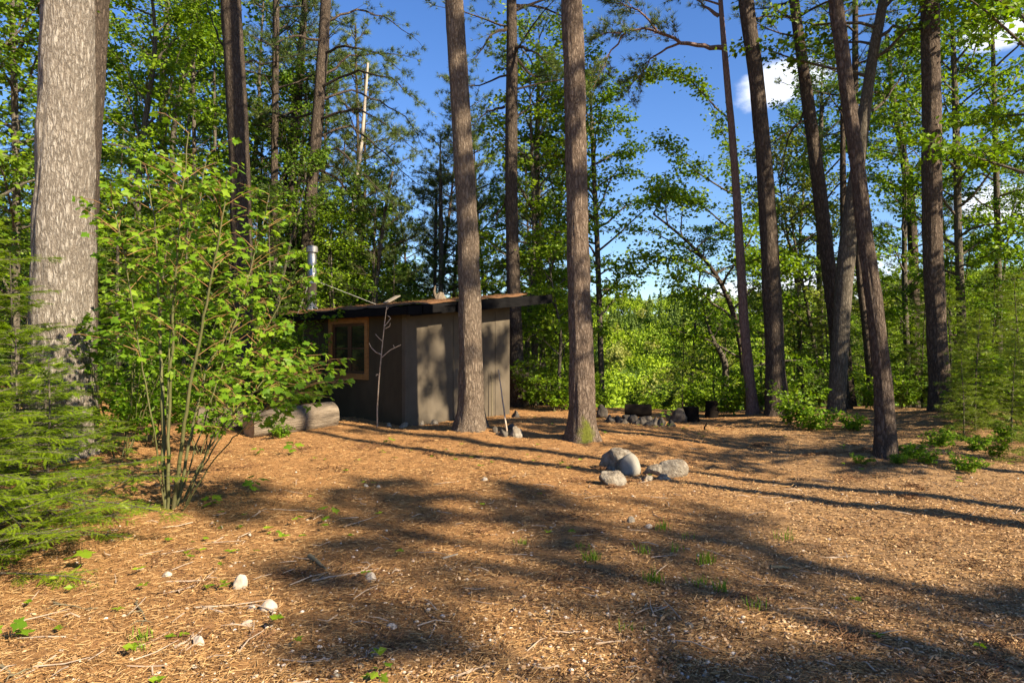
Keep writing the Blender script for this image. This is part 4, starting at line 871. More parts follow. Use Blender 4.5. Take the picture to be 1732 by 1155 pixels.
slim([(1268, 705, 13), (1252, 575, 10), (1236, 510, 9), (1205, 450, 7), (1150, 395, 5), (1105, 362, 3)], 18.5, 5.6, 'arching maple left of the slender pinkish pine, bent over to the left', 45, z0=1.0, n=14, L=2.3, mats=MM, m=28, bark='bark_dark',
     limbs=[dict(pts=[(1250, 590, 0), (1262, 500, .2), (1250, 380, .3), (1235, 250, .4), (1190, 160, .5)], kind='maple', r=.045, twigs=52, m=32, tl=1.25, start=.25), dict(pts=[(1240, 330, .3), (1180, 290, .1), (1120, 240, 0)], kind='maple', r=.03, twigs=28, m=28), dict(pts=[(1250, 400, .3), (1190, 350, .5), (1110, 320, .7)], kind='maple', r=.03, twigs=28, m=28), dict(pts=[(1225, 480, 0), (1160, 440, -.2), (1090, 430, -.4)], kind='maple', r=.03, twigs=24, m=28), dict(pts=[(1230, 200, .4), (1160, 130, .5), (1080, 120, .6)], kind='maple', r=.03, twigs=32, m=28),
            dict(pts=[(1250, 440, .3), (1280, 380, .1), (1300, 330, -.1)], kind='maple', r=.04, twigs=14, m=24)])
slim([(1395, 700, 9), (1380, 600, 8), (1362, 500, 6), (1345, 420, 4)], 20, 7.5, 'pale leaved crooked tree between the dark pine and the V of trunks', 46, z0=1.6, n=22, L=1.7, mats=('bark_maple', 'birch_pale'), m=16)
slim([(1360, 700, 9), (1352, 580, 8), (1350, 480, 6), (1335, 420, 4)], 21, 8.5, 'pale leaved thin tree left of the crooked one', 47, z0=2, n=22, L=1.7, mats=('bark_maple', 'birch_pale'), m=16)
slim([(1225, 690, 14), (1228, 610, 12), (1208, 580, 7), (1195, 545, 4)], 19.5, 3.0, 'dark crooked hardwood stub left of the arching maple', 48, z0=.6, n=8, L=1.1, m=16)
# the leafy canopy hanging into the upper right
slim([(1790, 760, 24), (1780, 400, 20), (1760, 0, 15)], 11.5, 12, 'maple beyond the right picture edge whose sprays hang in front of the straight thick pine', 49, z0=4.2, n=17, L=3.0, mats=MM, m=28, leaf=.13, twigs=13)
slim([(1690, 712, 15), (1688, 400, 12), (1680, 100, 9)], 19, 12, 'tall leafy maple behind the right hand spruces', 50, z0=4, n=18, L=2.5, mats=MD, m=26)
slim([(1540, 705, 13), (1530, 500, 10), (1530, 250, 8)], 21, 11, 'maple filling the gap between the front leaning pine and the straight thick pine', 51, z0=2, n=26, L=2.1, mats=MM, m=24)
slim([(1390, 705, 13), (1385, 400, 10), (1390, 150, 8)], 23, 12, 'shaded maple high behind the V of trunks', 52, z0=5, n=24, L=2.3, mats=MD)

# ------------------------------------------------------------------ background trees from a few shared meshes
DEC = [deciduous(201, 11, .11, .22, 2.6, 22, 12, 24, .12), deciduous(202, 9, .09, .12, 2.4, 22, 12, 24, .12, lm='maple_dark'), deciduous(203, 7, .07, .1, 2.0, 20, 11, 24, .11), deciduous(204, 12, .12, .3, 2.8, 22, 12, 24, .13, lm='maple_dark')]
PIN = [pine(211, 13, .13, .22, 2.5, .6, 4, 10, 7, .18), pine(212, 9, .09, .10, 2.0, .5, 4, 10, 8, .17, lm='pine_young'), pine(213, 16, .15, .35, 2.7, .65, 4, 10, 7, .18)]
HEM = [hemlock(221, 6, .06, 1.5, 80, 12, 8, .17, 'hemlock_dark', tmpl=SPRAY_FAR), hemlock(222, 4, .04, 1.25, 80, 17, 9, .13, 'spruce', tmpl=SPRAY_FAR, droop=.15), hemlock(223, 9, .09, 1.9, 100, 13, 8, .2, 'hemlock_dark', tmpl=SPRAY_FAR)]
TRK = ('trunk', 'crown')
def bgt(kind, px, d, sc, label, cat, name, group, sz=1.0):
    return plant_tree(name, TRK, kind, tuple(at(px, d)-Vector((0, 0, .05))), label, cat, group, sc, szz=sz)
GB = 'trees in the woods behind the cabin'
for k, px, d, sc, lb in ((0, -40, 17, 1.0, 'leafy maple at the far left edge, behind the hemlocks'), (1, 40, 19, 1.1, 'dark leafy maple beyond the far left edge trees, left of the huge pine'), (3, 200, 27, 1.1, 'tall maple against the sky right of the huge pale pine'), (1, 180, 21, .8, 'low dark maple under the sky gap right of the huge pine'),
        (0, 300, 25, 1.3, 'tall maple crown between the forked dark maple and the dark straight pine'), (3, 425, 28, 1.35, 'tall maple crown right behind the dark straight pine'), (1, 500, 25, 1.2, 'tall dark maple behind the slim forked pine'), (0, 150, 24, 1.35, 'tall maple crown over the leaning grey trunk'), (3, 1335, 26, 1.05, 'tall maple high between the dark pine and the V of trunks'), (0, 1165, 25, .72, 'round maple crown behind the arching maple'), (2, 345, 18, .8, 'low bright maple between the sapling and the dark straight pine'), (0, 440, 26, 1.0, 'maple deep in the woods right of the dark straight pine'), (1, 455, 19, .75, 'dark low maple beside the right leaning pine foot'), (2, 255, 17.5, .75, 'young maple seen through the sapling stems'),
        (0, 110, 30, 1.2, 'tall maple high behind the huge pale pine'), (3, 380, 31, 1.2, 'tall maple in the deep woods behind the dark straight pine'), (2, 560, 19.5, .75, 'young maple directly behind the chimney'), (1, 640, 22, .8, 'dark round maple above the cabin roof left of the curved stem'), (2, 690, 24, .8, 'young maple over the middle of the cabin roof')):
    bgt(DEC[k], px, d, sc, lb, 'maple tree', 'maple_tree', GB)
for k, px, d, sc, lb in ((0, 600, 28, 1.0, 'sunlit pine in front of the bleached dead trunk'), (1, 612, 27, 1.6, 'tall pale lit pine whose crown spreads behind the drooping bare branches'), (1, 758, 26, 1.35, 'pale lit pine half hidden by the large tan pine'), (1, 570, 25, 1.0, 'pale young pine left of the bleached dead trunk'), (1, 655, 29, .9, 'pale young pine right of the bleached dead trunk'), (0, 725, 25, .95, 'bushy pine left of the large tan pine against the sky'), (0, 445, 24, 1.1, 'blue green pine just right of the dark straight pine'), (2, 535, 30, 1.05, 'tall blue green pine behind the right leaning pine'), (1, 705, 33, 1.35, 'far lit pine in the sky gap left of the large tan pine'), (0, 828, 24, 1.0, 'blue green pine right of the large tan pine'), (1, 915, 25, 1.35, 'lit pine crown between the mottled and the mossy pine'), (2, 480, 32, 1.0, 'tall far pine between the slim dark pines'), (0, 845, 27, 1.0, 'pine between the large tan pine and the mottled one'), (2, 910, 30, .9, 'sunlit pine behind the wavy maple stems'),
        (0, 330, 29, 1.0, 'far pine left of the dark straight pine'), (1, 935, 26, 1.0, 'young pine left of the mossy pine trunk'), (1, 1470, 27, .95, 'young pine between the two leaning right hand trunks'), (1, 1620, 24, 1.0, 'pine crown between the straight thick pine and its leafy neighbour')):
    bgt(PIN[k], px, d, sc, lb, 'pine tree', 'pine_tree', GB)
for k, px, d, sc, lb in ((2, 200, 15.5, .72, 'dark hemlock behind the sapling, right beside the huge pine'), (0, 310, 16, .9, 'dark hemlock among the sapling stems'), (0, 460, 18, .95, 'dark hemlock left of the chimney'), (0, 560, 21, 1.0, 'hemlock close behind the chimney pipe'), (0, 665, 20.5, .8, 'hemlock over the cabin roof right of the curved stem'), (1, 740, 21, 1.0, 'small hemlock behind the roof left of the large tan pine'), (2, 20, 16, .8, 'dark hemlock at the left edge behind the near hemlocks'), (2, 390, 20, .8, 'tall dark hemlock behind the dark straight pine')):
    bgt(HEM[k], px, d, sc, lb, 'hemlock tree', 'hemlock_tree', GB)
# young spruces and hemlocks on the right and along the bank
GS = 'young evergreens on the bank'
for k, px, d, sc, lb in ((1, 1712, 10.8, .45, 'near sunlit young spruce at the right picture edge'), (1, 1660, 13.5, .55, 'young spruce left of the near one at the right edge'), (1, 1790, 13, .9, 'taller young spruce cut by the right picture edge'), (1, 1155, 20, .75, 'thin young spruce above the dark boulder by the fire ring'), (1, 1400, 19, .9, 'young spruce low behind the V of trunks'), (1, 1560, 17.5, .8, 'young spruce between the two brown right hand trunks'), (0, 1300, 23, .85, 'dark spruce behind the thick dark pine'), (0, 1690, 20, .9, 'dark spruce high behind the right edge spruces'), (1, 1500, 22, 1.0, 'spruce behind the front leaning pine'), (1, 1610, 16.5, .8, 'young spruce right behind the straight thick pine'), (1, 1725, 15.5, .8, 'full young spruce behind the near one at the right edge'), (1, 1680, 17.5, .9, 'young spruce between the leafy thin trunk and the right edge'), (1, 1650, 12, .55, 'low spruce right of the straight thick pine foot'), (1, 1745, 9.6, .4, 'low spruce tips at the right edge beside the clearing'), (1, 1630, 11.6, .4, 'very small spruce before the straight thick pine')):
    bgt(HEM[k], px, d, sc, lb, 'spruce tree' if k == 1 else 'hemlock tree', 'spruce_tree' if k == 1 else 'hemlock_tree', GS)
# maples down the bank, lower crowns showing between the trunks
GM = 'small maples on the bank behind the fire ring'
for k, px, d, sc, lb in ((2, 960, 22, .6, 'bright low maple at the left of the bank by the mossy pine'), (2, 1215, 22, .55, 'low maple behind the stump seats'), (1, 1290, 25, .7, 'dark maple down the bank behind the thick dark pine'), (2, 1350, 21, .5, 'low bright maple left of the V of trunks'), (2, 1460, 20, .55, 'low maple in the gap behind the front leaning pine'), (0, 1680, 23, .8, 'maple behind the right hand spruces'), (2, 1610, 19, .65, 'low maple behind the straight thick pine'), (1, 1740, 17, .75, 'dark maple at the right picture edge'), (2, 905, 19.5, .5, 'low maple just right of the cabin'), (1, 1390, 34, .9, 'farther maple down the bank behind the V of trunks')):
    bgt(DEC[k], px, d, sc, lb, 'maple tree', 'maple_tree', GM)

# shrubs and knee-high plants along the edge of the clearing
SHR = [shrub(231, 1.1, .6, 7, 30, .10), shrub(232, .7, .55, 7, 26, .09, 'maple_near'), shrub(233, 1.6, .8, 9, 34, .10, 'maple_dark')]
SHR.append(shrub(234, 2.5, 1.0, 9, 44, .10, 'maple_near'))
GH = 'bushes along the edge of the clearing'
for k, px, d, sc, lb in ((0, 1345, 13.6, .8, 'leafy bush left of the V of trunks'), (1, 1375, 13.2, .8, 'low bright bush at the foot of the V of trunks'), (1, 1440, 13, .6, 'low plants right of the V of trunks'), (0, 1230, 15.6, .7, 'bush right of the narrower stump seat'), (0, 945, 16.3, .9, 'bush left of the mossy pine behind the path'), (2, 905, 17, .8, 'tall bush right of the cabin'), (0, 985, 16.6, .8, 'bush hidden behind the mossy pine foot'), (2, 1070, 17.5, .35, 'bush behind the fire ring log'), (2, 1125, 18, .4, 'bush behind the right end of the fire ring'), (0, 1180, 17, .9, 'bush behind the stump seats'), (2, 1285, 17, .7, 'bush between the pinkish and the dark pine'), (2, 1530, 16, .7, 'bush right of the front leaning pine'), (0, 1640, 13, .7, 'bush right of the straight thick pine foot'), (2, 1720, 14, .8, 'bush behind the near right edge spruce'), (0, 1480, 15.5, .8, 'bush behind the front leaning pine'), (2, 1550, 18, 1.0, 'tall bush in the gap left of the straight thick pine'), (0, 1660, 15, .9, 'bush under the young spruces'), (2, 1610, 17, 1.0, 'tall bush behind the straight thick pine'), (0, 1675, 16.5, 1.3, 'tall bush between the leafy thin trunk and the right edge'), (0, 1730, 12.5, 1.3, 'tall bright bush at the right picture edge'), (0, 1640, 19, 1.7, 'tallest bush behind the leafy thin trunk'), (1, 1700, 11, .5, 'bright low bush under the near right edge spruce'), (1, 1655, 10.4, .42, 'bright low plants left of the right edge spruces'), (0, 1020, 17.2, .5, 'bush left of the fire ring log'), (0, 1240, 17.5, 1.0, 'bush left of the slender pinkish pine'), (2, 1400, 17.5, .8, 'bush behind the V of trunks'), (0, 1330, 17, .9, 'bush right behind the thick dark pine'), (0, 1095, 16.2, .4, 'low bush right behind the fire ring'),
        (1, 1590, 10.6, .5, 'bright low plant in front of the straight thick pine'), (1, 1545, 9.6, .42, 'small bright plant right of the front leaning pine foot'), (1, 1570, 9.3, .36, 'bright umbrella leaved plant at the shade edge'), (1, 1630, 9.0, .42, 'tall stemmed bright plant right of the umbrella leaved one'), (1, 1518, 9.3, .25, 'small yellow green plant touching the front leaning pine foot'), (1, 1453, 9.4, .25, 'small bright plant left of the front leaning pine foot'), (0, 1685, 9.8, .35, 'dark low plants at the right picture edge'),
        (3, 208, 9.3, .85, 'tall bright bush right beside the huge pale pine'), (3, 262, 10.6, .95, 'tall bright bush behind the left sapling stems'), (3, 345, 10.2, .75, 'bright bush behind the right sapling stems'), (3, 490, 14.4, .95, 'bright bush before the left end of the cabin'), (3, 20, 10.5, .9, 'bright bush left of the huge pale pine'), (3, 520, 15.9, .85, 'bright bush against the far end of the cabin window wall'), (0, 215, 12.5, .6, 'low leafy bush right of the huge pale pine'), (0, 350, 14, .7, 'bush behind the short pale log'), (2, 440, 15.5, .7, 'bush behind the long log'), (2, 260, 14.5, .8, 'bush behind the sapling stems'), (1, 478, 12.0, .42, 'small plant growing in front of the long log'), (2, 160, 14.6, .8, 'bush behind the foot of the huge pale pine'), (2, 500, 17.3, .8, 'bush left of the cabin window wall')):
    b = at(px, d); plant_tree('bush', ('stem', 'foliage'), SHR[k], tuple(b), lb, 'bush', GH, sc)

# ------------------------------------------------------------------ hemlocks hanging in from the left foreground
HN = [hemlock(241, 3.6, .035, 1.7, 44, 20, 10, .115, 'hemlock', droop=.12, base=.10, tl=.46), hemlock(242, 1.9, .022, 1.5, 40, 20, 10, .112, 'hemlock', droop=.14, base=.06, tl=.46)]
GN = 'young hemlocks at the left foreground'
for k, px, d, sc, lb, rz in ((0, -60, 6.9, 1.0, 'tallest young hemlock at the left edge, its sprays crossing the huge pine', .4), (1, 30, 6.0, .95, 'low spreading hemlock in the left foreground', 1.3), (1, -30, 5.2, .8, 'lowest bright hemlock at the left picture edge, nearest the camera', 2.2), (0, 30, 8.0, .72, 'hemlock hugging the foot of the huge pale pine', 3.0), (0, -150, 8.6, 1.1, 'hemlock beyond the left picture edge', 4.0), (1, 80, 7.0, .72, 'small hemlock in front of the huge pine root', 5.0), (1, -10, 4.7, .66, 'bright hemlock tips at the left edge close to the camera', .8), (1, 75, 5.7, .78, 'hemlock reaching right towards the sapling foot in the left foreground', 3.6)):
    plant_tree('young_hemlock', ('trunk', 'foliage'), HN[k], tuple(at(px, d)), lb, 'hemlock', GN, sc, rz)

# ------------------------------------------------------------------ the maple sapling clump, left of centre
def sapling():
    d0 = 6.75; b = at(288, d0); o = np.array(b[:])
    e = empty('maple_sapling', tuple(o), 'multi stemmed young maple with bright green leaves, left of centre', 'maple sapling')
    rng = rngof(301); gl = Geo()
    stems = [([(281, 868, 0), (277, 760, .05), (274, 640, .1), (268, 500, .15), (262, 380, .2), (250, 300, .2)], .019), ([(284, 868, 0), (285, 700, 0), (292, 560, -.1), (300, 420, -.2), (310, 300, -.2), (318, 225, -.2)], .015), ([(292, 868, 0), (305, 770, -.1), (322, 650, -.2), (348, 520, -.3), (372, 400, -.4), (385, 300, -.4)], .017),
             ([(298, 866, .1), (312, 790, .15), (330, 700, .2), (350, 620, .3), (385, 560, .4), (430, 480, .4)], .014), ([(310, 868, .1), (338, 790, .1), (370, 730, .1), (420, 670, 0), (475, 642, -.1), (530, 618, -.2)], .014), 
             ([(302, 866, .2), (360, 740, .4), (425, 600, .6), (470, 520, .7), (500, 460, .7)], .012), ([(300, 866, .2), (370, 745, .4), (440, 650, .6), (480, 615, .7), (505, 600, .7)], .012), ([(304, 867, -.1), (360, 780, -.2), (430, 705, -.4), (490, 665, -.5), (540, 640, -.6)], .010), ([(296, 867, .1), (330, 760, .2), (368, 640, .3), (405, 520, .4), (440, 400, .5), (455, 330, .5)], .012), ([(279, 868, 0), (262, 740, -.2), (240, 620, -.3), (222, 500, -.4), (205, 400, -.5), (190, 340, -.5)], .012), ([(286, 868, .2), (282, 720, .4), (285, 600, .5), (290, 480, .6), (330, 380, .6), (350, 260, .6)], .012)]
    for si, (pts, r) in enumerate(stems):
        r = r if si < 4 else r*.55; g = Geo(); P = np.array([pt(x, y, d0+dd)-o for x, y, dd in pts]); P[0, 2] = -.06; t = np.linspace(0, 1, 26); Q, _ = along(P, t); Q = Q+rng.normal(0, .006, Q.shape)
        tube(g, Q, np.linspace(r*1.35, .005, 26), 8, 0, False)
        n = 30; tt = np.sort(rng.uniform(.42, 1, n)**.85); tt[-1] = 1; pos, tan = along(Q, tt); a = rng.uniform(0, 6.28, n)
        dd = unit(tan*.45+np.stack([np.cos(a), np.sin(a)*.8, rng.uniform(-.05, .5, n)], -1)); ln = rng.uniform(.22, .62, n)*(1.1-.35*tt)
        mid = pos+dd*ln[:, None]*.55; end = pos+dd*ln[:, None]; end[:, 2] -= .10*ln
        sticks(g, pos, mid, .004, .003, 4, 1); sticks(g, mid, end, .003, .0018, 4, 1)
        link('stem', g.mesh('stem', [M['green_stem'], M['red_twig']], True), e)
        # leaves in opposite pairs on short stalks
        for k, (m, t0) in enumerate(((2, .5), (2, .72), (3, 1.0))):
            P0 = pos+(end-pos)*t0
            for s in range(m):
                az = rng.uniform(0, 6.28, n); ld = unit(dd*.5+np.stack([np.cos(az), np.sin(az), rng.uniform(-.6, .1, n)], -1))
                st = rng.uniform(.03, .07, n); tip = P0+ld*st[:, None]; sticks(gl, P0, tip, .0014, .001, 3, 1)
                ld2 = unit(ld+np.array([0, 0, -.35])); nn = np.array([.3, -.35, 1.])+rng.normal(0, .6, (n, 3))
                stamp(gl, MAPLE, tip, ld2, nn, rng.uniform(.04, .10, n), 0)
        # hanging flower tassels
        k = rng.choice(n, 4, replace=False); A = end[k]; B = A+np.array([.01, 0, -1.])*rng.uniform(.06, .11, 4)[:, None]; sticks(gl, A, B, .004, .007, 5, 0)
    link('foliage', gl.mesh('foliage', [M['maple_near'], M['red_twig']]), e)
sapling()
def small_maple(px, py, h, n, label, seed, size=.09, lean=0, name='maple_seedling', group='maple seedlings on the clearing'):
    p = on_ground(px, py); rng = rngof(seed); e = empty(name, tuple(p), label, 'seedling', group)
    g = Geo(); gl = Geo(); Q = bend_poly((0, 0, -.03), (lean, rng.normal(0, .1), 1), h+.03, 5, rng, .08); tube(g, Q, np.linspace(.004, .002, 6), 5, 0, False)
    t = np.linspace(.55, 1, n); pos, _ = along(Q, t); az = np.arange(n)*2.6+rng.uniform(0, 6); ld = np.stack([np.cos(az), np.sin(az), -.15+0*az], -1); tip = pos+ld*.03
    sticks(g, pos, tip, .0015, .001); stamp(gl, MAPLE, tip, ld, np.array([0, -.35, 1.])+rng.normal(0, .25, (n, 3)), size*rng.uniform(.7, 1.15, n))
    link('stem', g.mesh('stem', M['red_twig'], True), e); link('foliage', gl.mesh('foliage', M['maple_near']), e)
for i, (px, py, h, n, s, lb) in enumerate(((552, 885, .16, 3, .10, 'two leaved seedling standing in the shadow right of the bent twig'), (18, 1085, .12, 3, .12, 'seedling with broad leaves in the lower left corner'), (135, 962, .2, 3, .14, 'big pale leaf pair at the hemlock tips'), (632, 1152, .07, 5, .06, 'low seedling at the bottom edge of the picture'), (425, 838, .22, 5, .13, 'leafy seedling right of the sapling clump'), (360, 858, .14, 4, .1, 'seedling just right of the sapling foot'), (497, 770, .2, 5, .13, 'seedling in the sun before the long log'), (337, 915, .04, 2, .07, 'flat round leaved seedling below the sapling'), (365, 893, .05, 2, .06, 'tiny seedling on sunny needles right of the round leaved one'), (440, 770, .12, 4, .1, 'seedling left of the sunny one before the long log'), (226, 838, .15, 4, .09, 'seedling between the hemlock and the sapling'),
        (660, 748, .1, 5, .08, 'seedling near the bare sapling'), (465, 905, .05, 3, .05, 'tiny seedling in the shadow left of centre'), (1120, 715, .3, 6, .12, 'seedling behind the right fire ring stones'))):
    small_maple(px, py, h, n, lb, 320+i, s)
def bare_sapling():
    d = 12.9; b = at(638, d); o = np.array(b[:]); e = empty('bare_sapling', tuple(o), 'slender leafless sapling in front of the shaded cabin wall', 'sapling'); g = Geo()
    def ln(p, r0, r1):
        P = np.array([pt(x, y, d)-o for x, y in p]); t = np.linspace(0, 1, 14); Q, _ = along(P, t); return tube(g, Q, np.linspace(r0, r1, 14), 7, 0, False)
    P = [(638, 722), (638, 690), (641, 640), (646, 590), (650, 550), (654, 518)]
    ln(P, .015, .008); P = [(646, 600), (636, 596), (628, 588), (624, 580)]; ln(P, .012, .006); ln([(646, 604), (660, 592), (668, 588), (678, 583)], .010, .006); ln([(648, 578), (641, 572), (635, 565)], .008, .005); ln([(650, 552), (656, 545), (661, 538), (656, 534)], .010, .006); ln([(651, 556), (659, 552), (660, 546)], .007, .005); ln([(640, 634), (637, 633), (636, 636)], .012, .008); ln([(667, 588), (665, 583)], .009, .006); ln([(653, 525), (657, 520)], .010, .008)
    link('stem', g.mesh('stem', M['twig'], True), e)
bare_sapling()

# ------------------------------------------------------------------ grass tufts
def grass(px, py, h, n, label, seed):
    p = on_ground(px, py); r = rngof(seed); g = Geo(); P0 = np.clip(r.normal(0, .03, (n, 3)), -.05, .05)*np.array([1.3, 1, 0]); a = r.uniform(0, 6.28, n); hh = h*r.uniform(.5, 1.1, n)
    lean = r.uniform(.1, .45, n); d = np.stack([np.cos(a)*lean, np.sin(a)*lean, 1+0*a], -1)*hh[:, None]; P0[:, 2] = -.01
    m = P0+d*.55; t = P0+d+np.stack([np.cos(a)*lean*hh*.5, np.sin(a)*lean*hh*.5, -.1*hh], -1); s = np.stack([-np.sin(a), np.cos(a), 0*a], -1)*.0035
    V = np.stack([P0-s, P0+s, m-s*.8, m+s*.8, t], 1).reshape(-1, 3); i = np.arange(n)[:, None]*5
    g.add(V, np.concatenate([i+[0, 1, 3], i+[0, 3, 2], i+[2, 3, 4]])); tag(link('grass_tuft', g.mesh('grass_tuft', M['grass']), None, tuple(p)), label, 'grass tuft', 'grass tufts on the shaded ground')
for i, (px, py, h, n, lb) in enumerate(((1000, 949, .13, 46, 'dense bright grass tuft left of centre in the shadow'), (1195, 953, .13, 50, 'dense wide grass tuft right of centre in the shadow'), (1107, 985, .14, 36, 'loose yellowish grass tuft below the dense pair'), (982, 928, .08, 20, 'small tuft just left of the dense one'), (1084, 936, .11, 22, 'thin tuft between the two dense ones'), (1121, 897, .13, 22, 'upright tuft at the top of the shadow band'), (1325, 914, .16, 16, 'thin tall tuft on the sunny chips right'), (1220, 1000, .11, 24, 'dark low tuft below the wide dense one'), (1182, 990, .10, 18, 'sparse tuft left of the dark low one'), (1278, 1030, .12, 14, 'thin upright tuft lowest on the right'), (1167, 910, .10, 9, 'single blade cluster right of the upright tuft'), (1143, 932, .09, 14, 'thin tuft left of the wide dense one'), (1068, 1068, .08, 10, 'faint tuft on lower centre ground'), (880, 920, .07, 18, 'low yellow tuft at the left end of the shadow'), (240, 1080, .08, 30, 'yellow green flattened tuft, lower left'), (230, 1100, .06, 24, 'pale flattened tuft under the yellow green one'))):
    grass(px, py, h, n, lb, 400+i)

# ------------------------------------------------------------------ litter, chips, gravel, ground cover: nobody could count them
def scatter_area(n, seed, ylo=2.2, yhi=15.5, dens=1.6):
    r = rngof(seed); u = r.uniform(0, 1, n); y = (ylo**(1-dens)+u*(yhi**(1-dens)-ylo**(1-dens)))**(1/(1-dens)); x = r.uniform(-1, 1, n)*(y*.80+.8); return r, x, y
def litter():
    r, x, y = scatter_area(110000, 501); z = ground_z(x, y); a = r.uniform(0, 6.28, len(x)); L = r.uniform(.015, .055, len(x))*(1+.05*y)
    A = np.stack([x, y, z+.004+r.uniform(0, .014, len(x))], -1); B = A+np.stack([np.cos(a), np.sin(a), r.normal(0, .16, len(x))], -1)*L[:, None]
    g = Geo(); sticks(g, A, B, .0015+.00022*y, .0006+.0001*y, 3); tag(link('needle_litter', g.mesh('needle_litter', M['litter'])), 'fallen orange brown pine needles over the clearing', 'pine needles', None, 'stuff')
    r, x, y = scatter_area(110000, 502, 2.2, 11); keep = r.uniform(0, 1, len(x)) < np.clip(.18+.16*(x+1.2)-.03*y+.10*noise(np.stack([x, y, 0*x], -1), 1.1, 2, 8), .05, 1); x, y = x[keep], y[keep]; n = len(x); z = ground_z(x, y)
    a = r.uniform(0, 6.28, n); D = np.stack([np.cos(a), np.sin(a), r.normal(0, .35, n)], -1)
    g = Geo(); stamp(g, ([(0, -.3, 0), (.55, -.36, .05), (1, -.1, 0), (.9, .22, .02), (.35, .34, .06), (0, .2, 0)], [(0, 1, 4), (1, 2, 3), (1, 3, 4), (0, 4, 5)]), np.stack([x, y, z+.006+r.uniform(0, .012, n)], -1), D, np.array([0, 0, 1.])+r.normal(0, .45, (n, 3)), r.uniform(.006, .024, n))
    tag(link('wood_chips', g.mesh('wood_chips', M['chips'])), 'pale bark and wood chips strewn over the right of the clearing', 'wood chips', None, 'stuff')
    r, x, y = scatter_area(26000, 503, 2.4, 9); nz = noise(np.stack([x, y, 0*x], -1), .9, 2, 12)
    w = np.exp(-((x+.1)**2/1.6+(y-3.7)**2/.5))+.5*np.exp(-((x-.6)**2/3+(y-4.9)**2/.8))+.10; keep = r.uniform(0, 1, len(x)) < np.clip(w*(.55+.5*nz), .02, 1); x, y = x[keep], y[keep]; n = len(x)
    bm = bmesh.new(); bmesh.ops.create_icosphere(bm, subdivisions=1, radius=1); tv = np.array([v.co[:] for v in bm.verts]); bm.verts.index_update(); tf = np.array([[v.index for v in f.verts] for f in bm.faces]); bm.free()
    g = Geo(); tv = tv*(1+.18*noise(tv, 2.2, 2, 5)[:, None])*np.array([1, .75, .5]); a = r.uniform(0, 6.28, n)
    stamp(g, (tv, tf), np.stack([x, y, ground_z(x, y)+.004], -1), np.stack([np.cos(a), np.sin(a), r.normal(0, .2, n)], -1), np.array([0, 0, 1.])+r.normal(0, .3, (n, 3)), .004+.017*r.uniform(0, 1, n)**2.6)
    tag(link('gravel', g.mesh('gravel', M['gravel'], True)), 'scattered grey and tan gravel among the needles', 'gravel', None, 'stuff')
    # small green sprouts
    r, x, y = scatter_area(5000, 504, 3.0, 16, 1.2); nz = noise(np.stack([x, y, 0*x], -1), .8, 2, 15)
    w = np.exp(-((x+1.3)**2/1.6+(y-10.6)**2/1.2))*.5+np.exp(-((x-3.2)**2/5+(y-12.8)**2/1.8))*.22+np.exp(-((x-.4)**2/.5+(y-9.6)**2/.5))*.3+np.exp(-((x-6.6)**2/3+(y-9.6)**2/1.6))*.35+np.exp(-((x+2.6)**2/1.5+(y-5.4)**2/2))*.10+.006
    keep = r.uniform(0, 1, len(x)) < 1.7*w*(.7+.7*nz); x, y = x[keep], y[keep]; n = len(x); g = Geo(); m = 4
    a = np.repeat(r.uniform(0, 6.28, n), m)+np.tile(np.arange(m)*1.57, n); D = np.stack([np.cos(a), np.sin(a), .25+0*a], -1)
    C = np.repeat(np.stack([x, y, ground_z(x, y)+.02+r.uniform(0, .05, n)], -1), m, 0); stamp(g, LEAF, C, D, np.array([0, 0, 1.])+r.normal(0, .3, (n*m, 3)), r.uniform(.025, .06, n*m))
    tag(link('ground_sprouts', g.mesh('ground_sprouts', M['maple_mid'])), 'tiny green sprouts coming up through the needles', 'sprouts', None, 'stuff')
    # darker drifts where needles and broken bits have matted together
    r = rngof(507); g = Geo()
    for k in range(150):
        y = 2.6+9*r.uniform(0, 1)**1.5; x = r.uniform(-1, 1)*(y*.78+.5); n = int(r.uniform(40, 150)); sx_, sy_ = r.uniform(.05, .28, 2); a0 = r.uniform(0, 3.14)
        px_ = r.normal(0, sx_, n); py_ = r.normal(0, sy_*.6, n); X = x+px_*math.cos(a0)-py_*math.sin(a0); Y = y+px_*math.sin(a0)+py_*math.cos(a0)
        a = r.normal(a0, .8, n); L = r.uniform(.02, .09, n); A = np.stack([X, Y, ground_z(X, Y)+.006+r.uniform(0, .028, n)*np.exp(-(px_/sx_)**2)], -1)
        sticks(g, A, A+np.stack([np.cos(a), np.sin(a), r.normal(0, .22, n)], -1)*L[:, None], .0024+.0002*y, .001, 3)
    tag(link('matted_needles', g.mesh('matted_needles', M['needle_pile'])), 'darker matted drifts of old needles across the clearing', 'pine needles', None, 'stuff')
    # loose fine twigs
    r, x, y = scatter_area(420, 505, 2.5, 11); n = len(x); g = Geo(); a = r.uniform(0, 6.28, n); L = r.uniform(.06, .28, n); A = np.stack([x, y, ground_z(x, y)+.012], -1); B = A+np.stack([np.cos(a)*L, np.sin(a)*L, r.uniform(-.005, .03, n)], -1)
    m_ = (A+B)/2+r.normal(0, .012, (n, 3)); sticks(g, A, m_, .0045, .0035, 5); sticks(g, m_, B, .0035, .0015, 5)
    tag(link('twig_litter', g.mesh('twig_litter', M['twig'])), 'thin broken twigs lying all over the clearing', 'twigs', None, 'stuff')
litter()

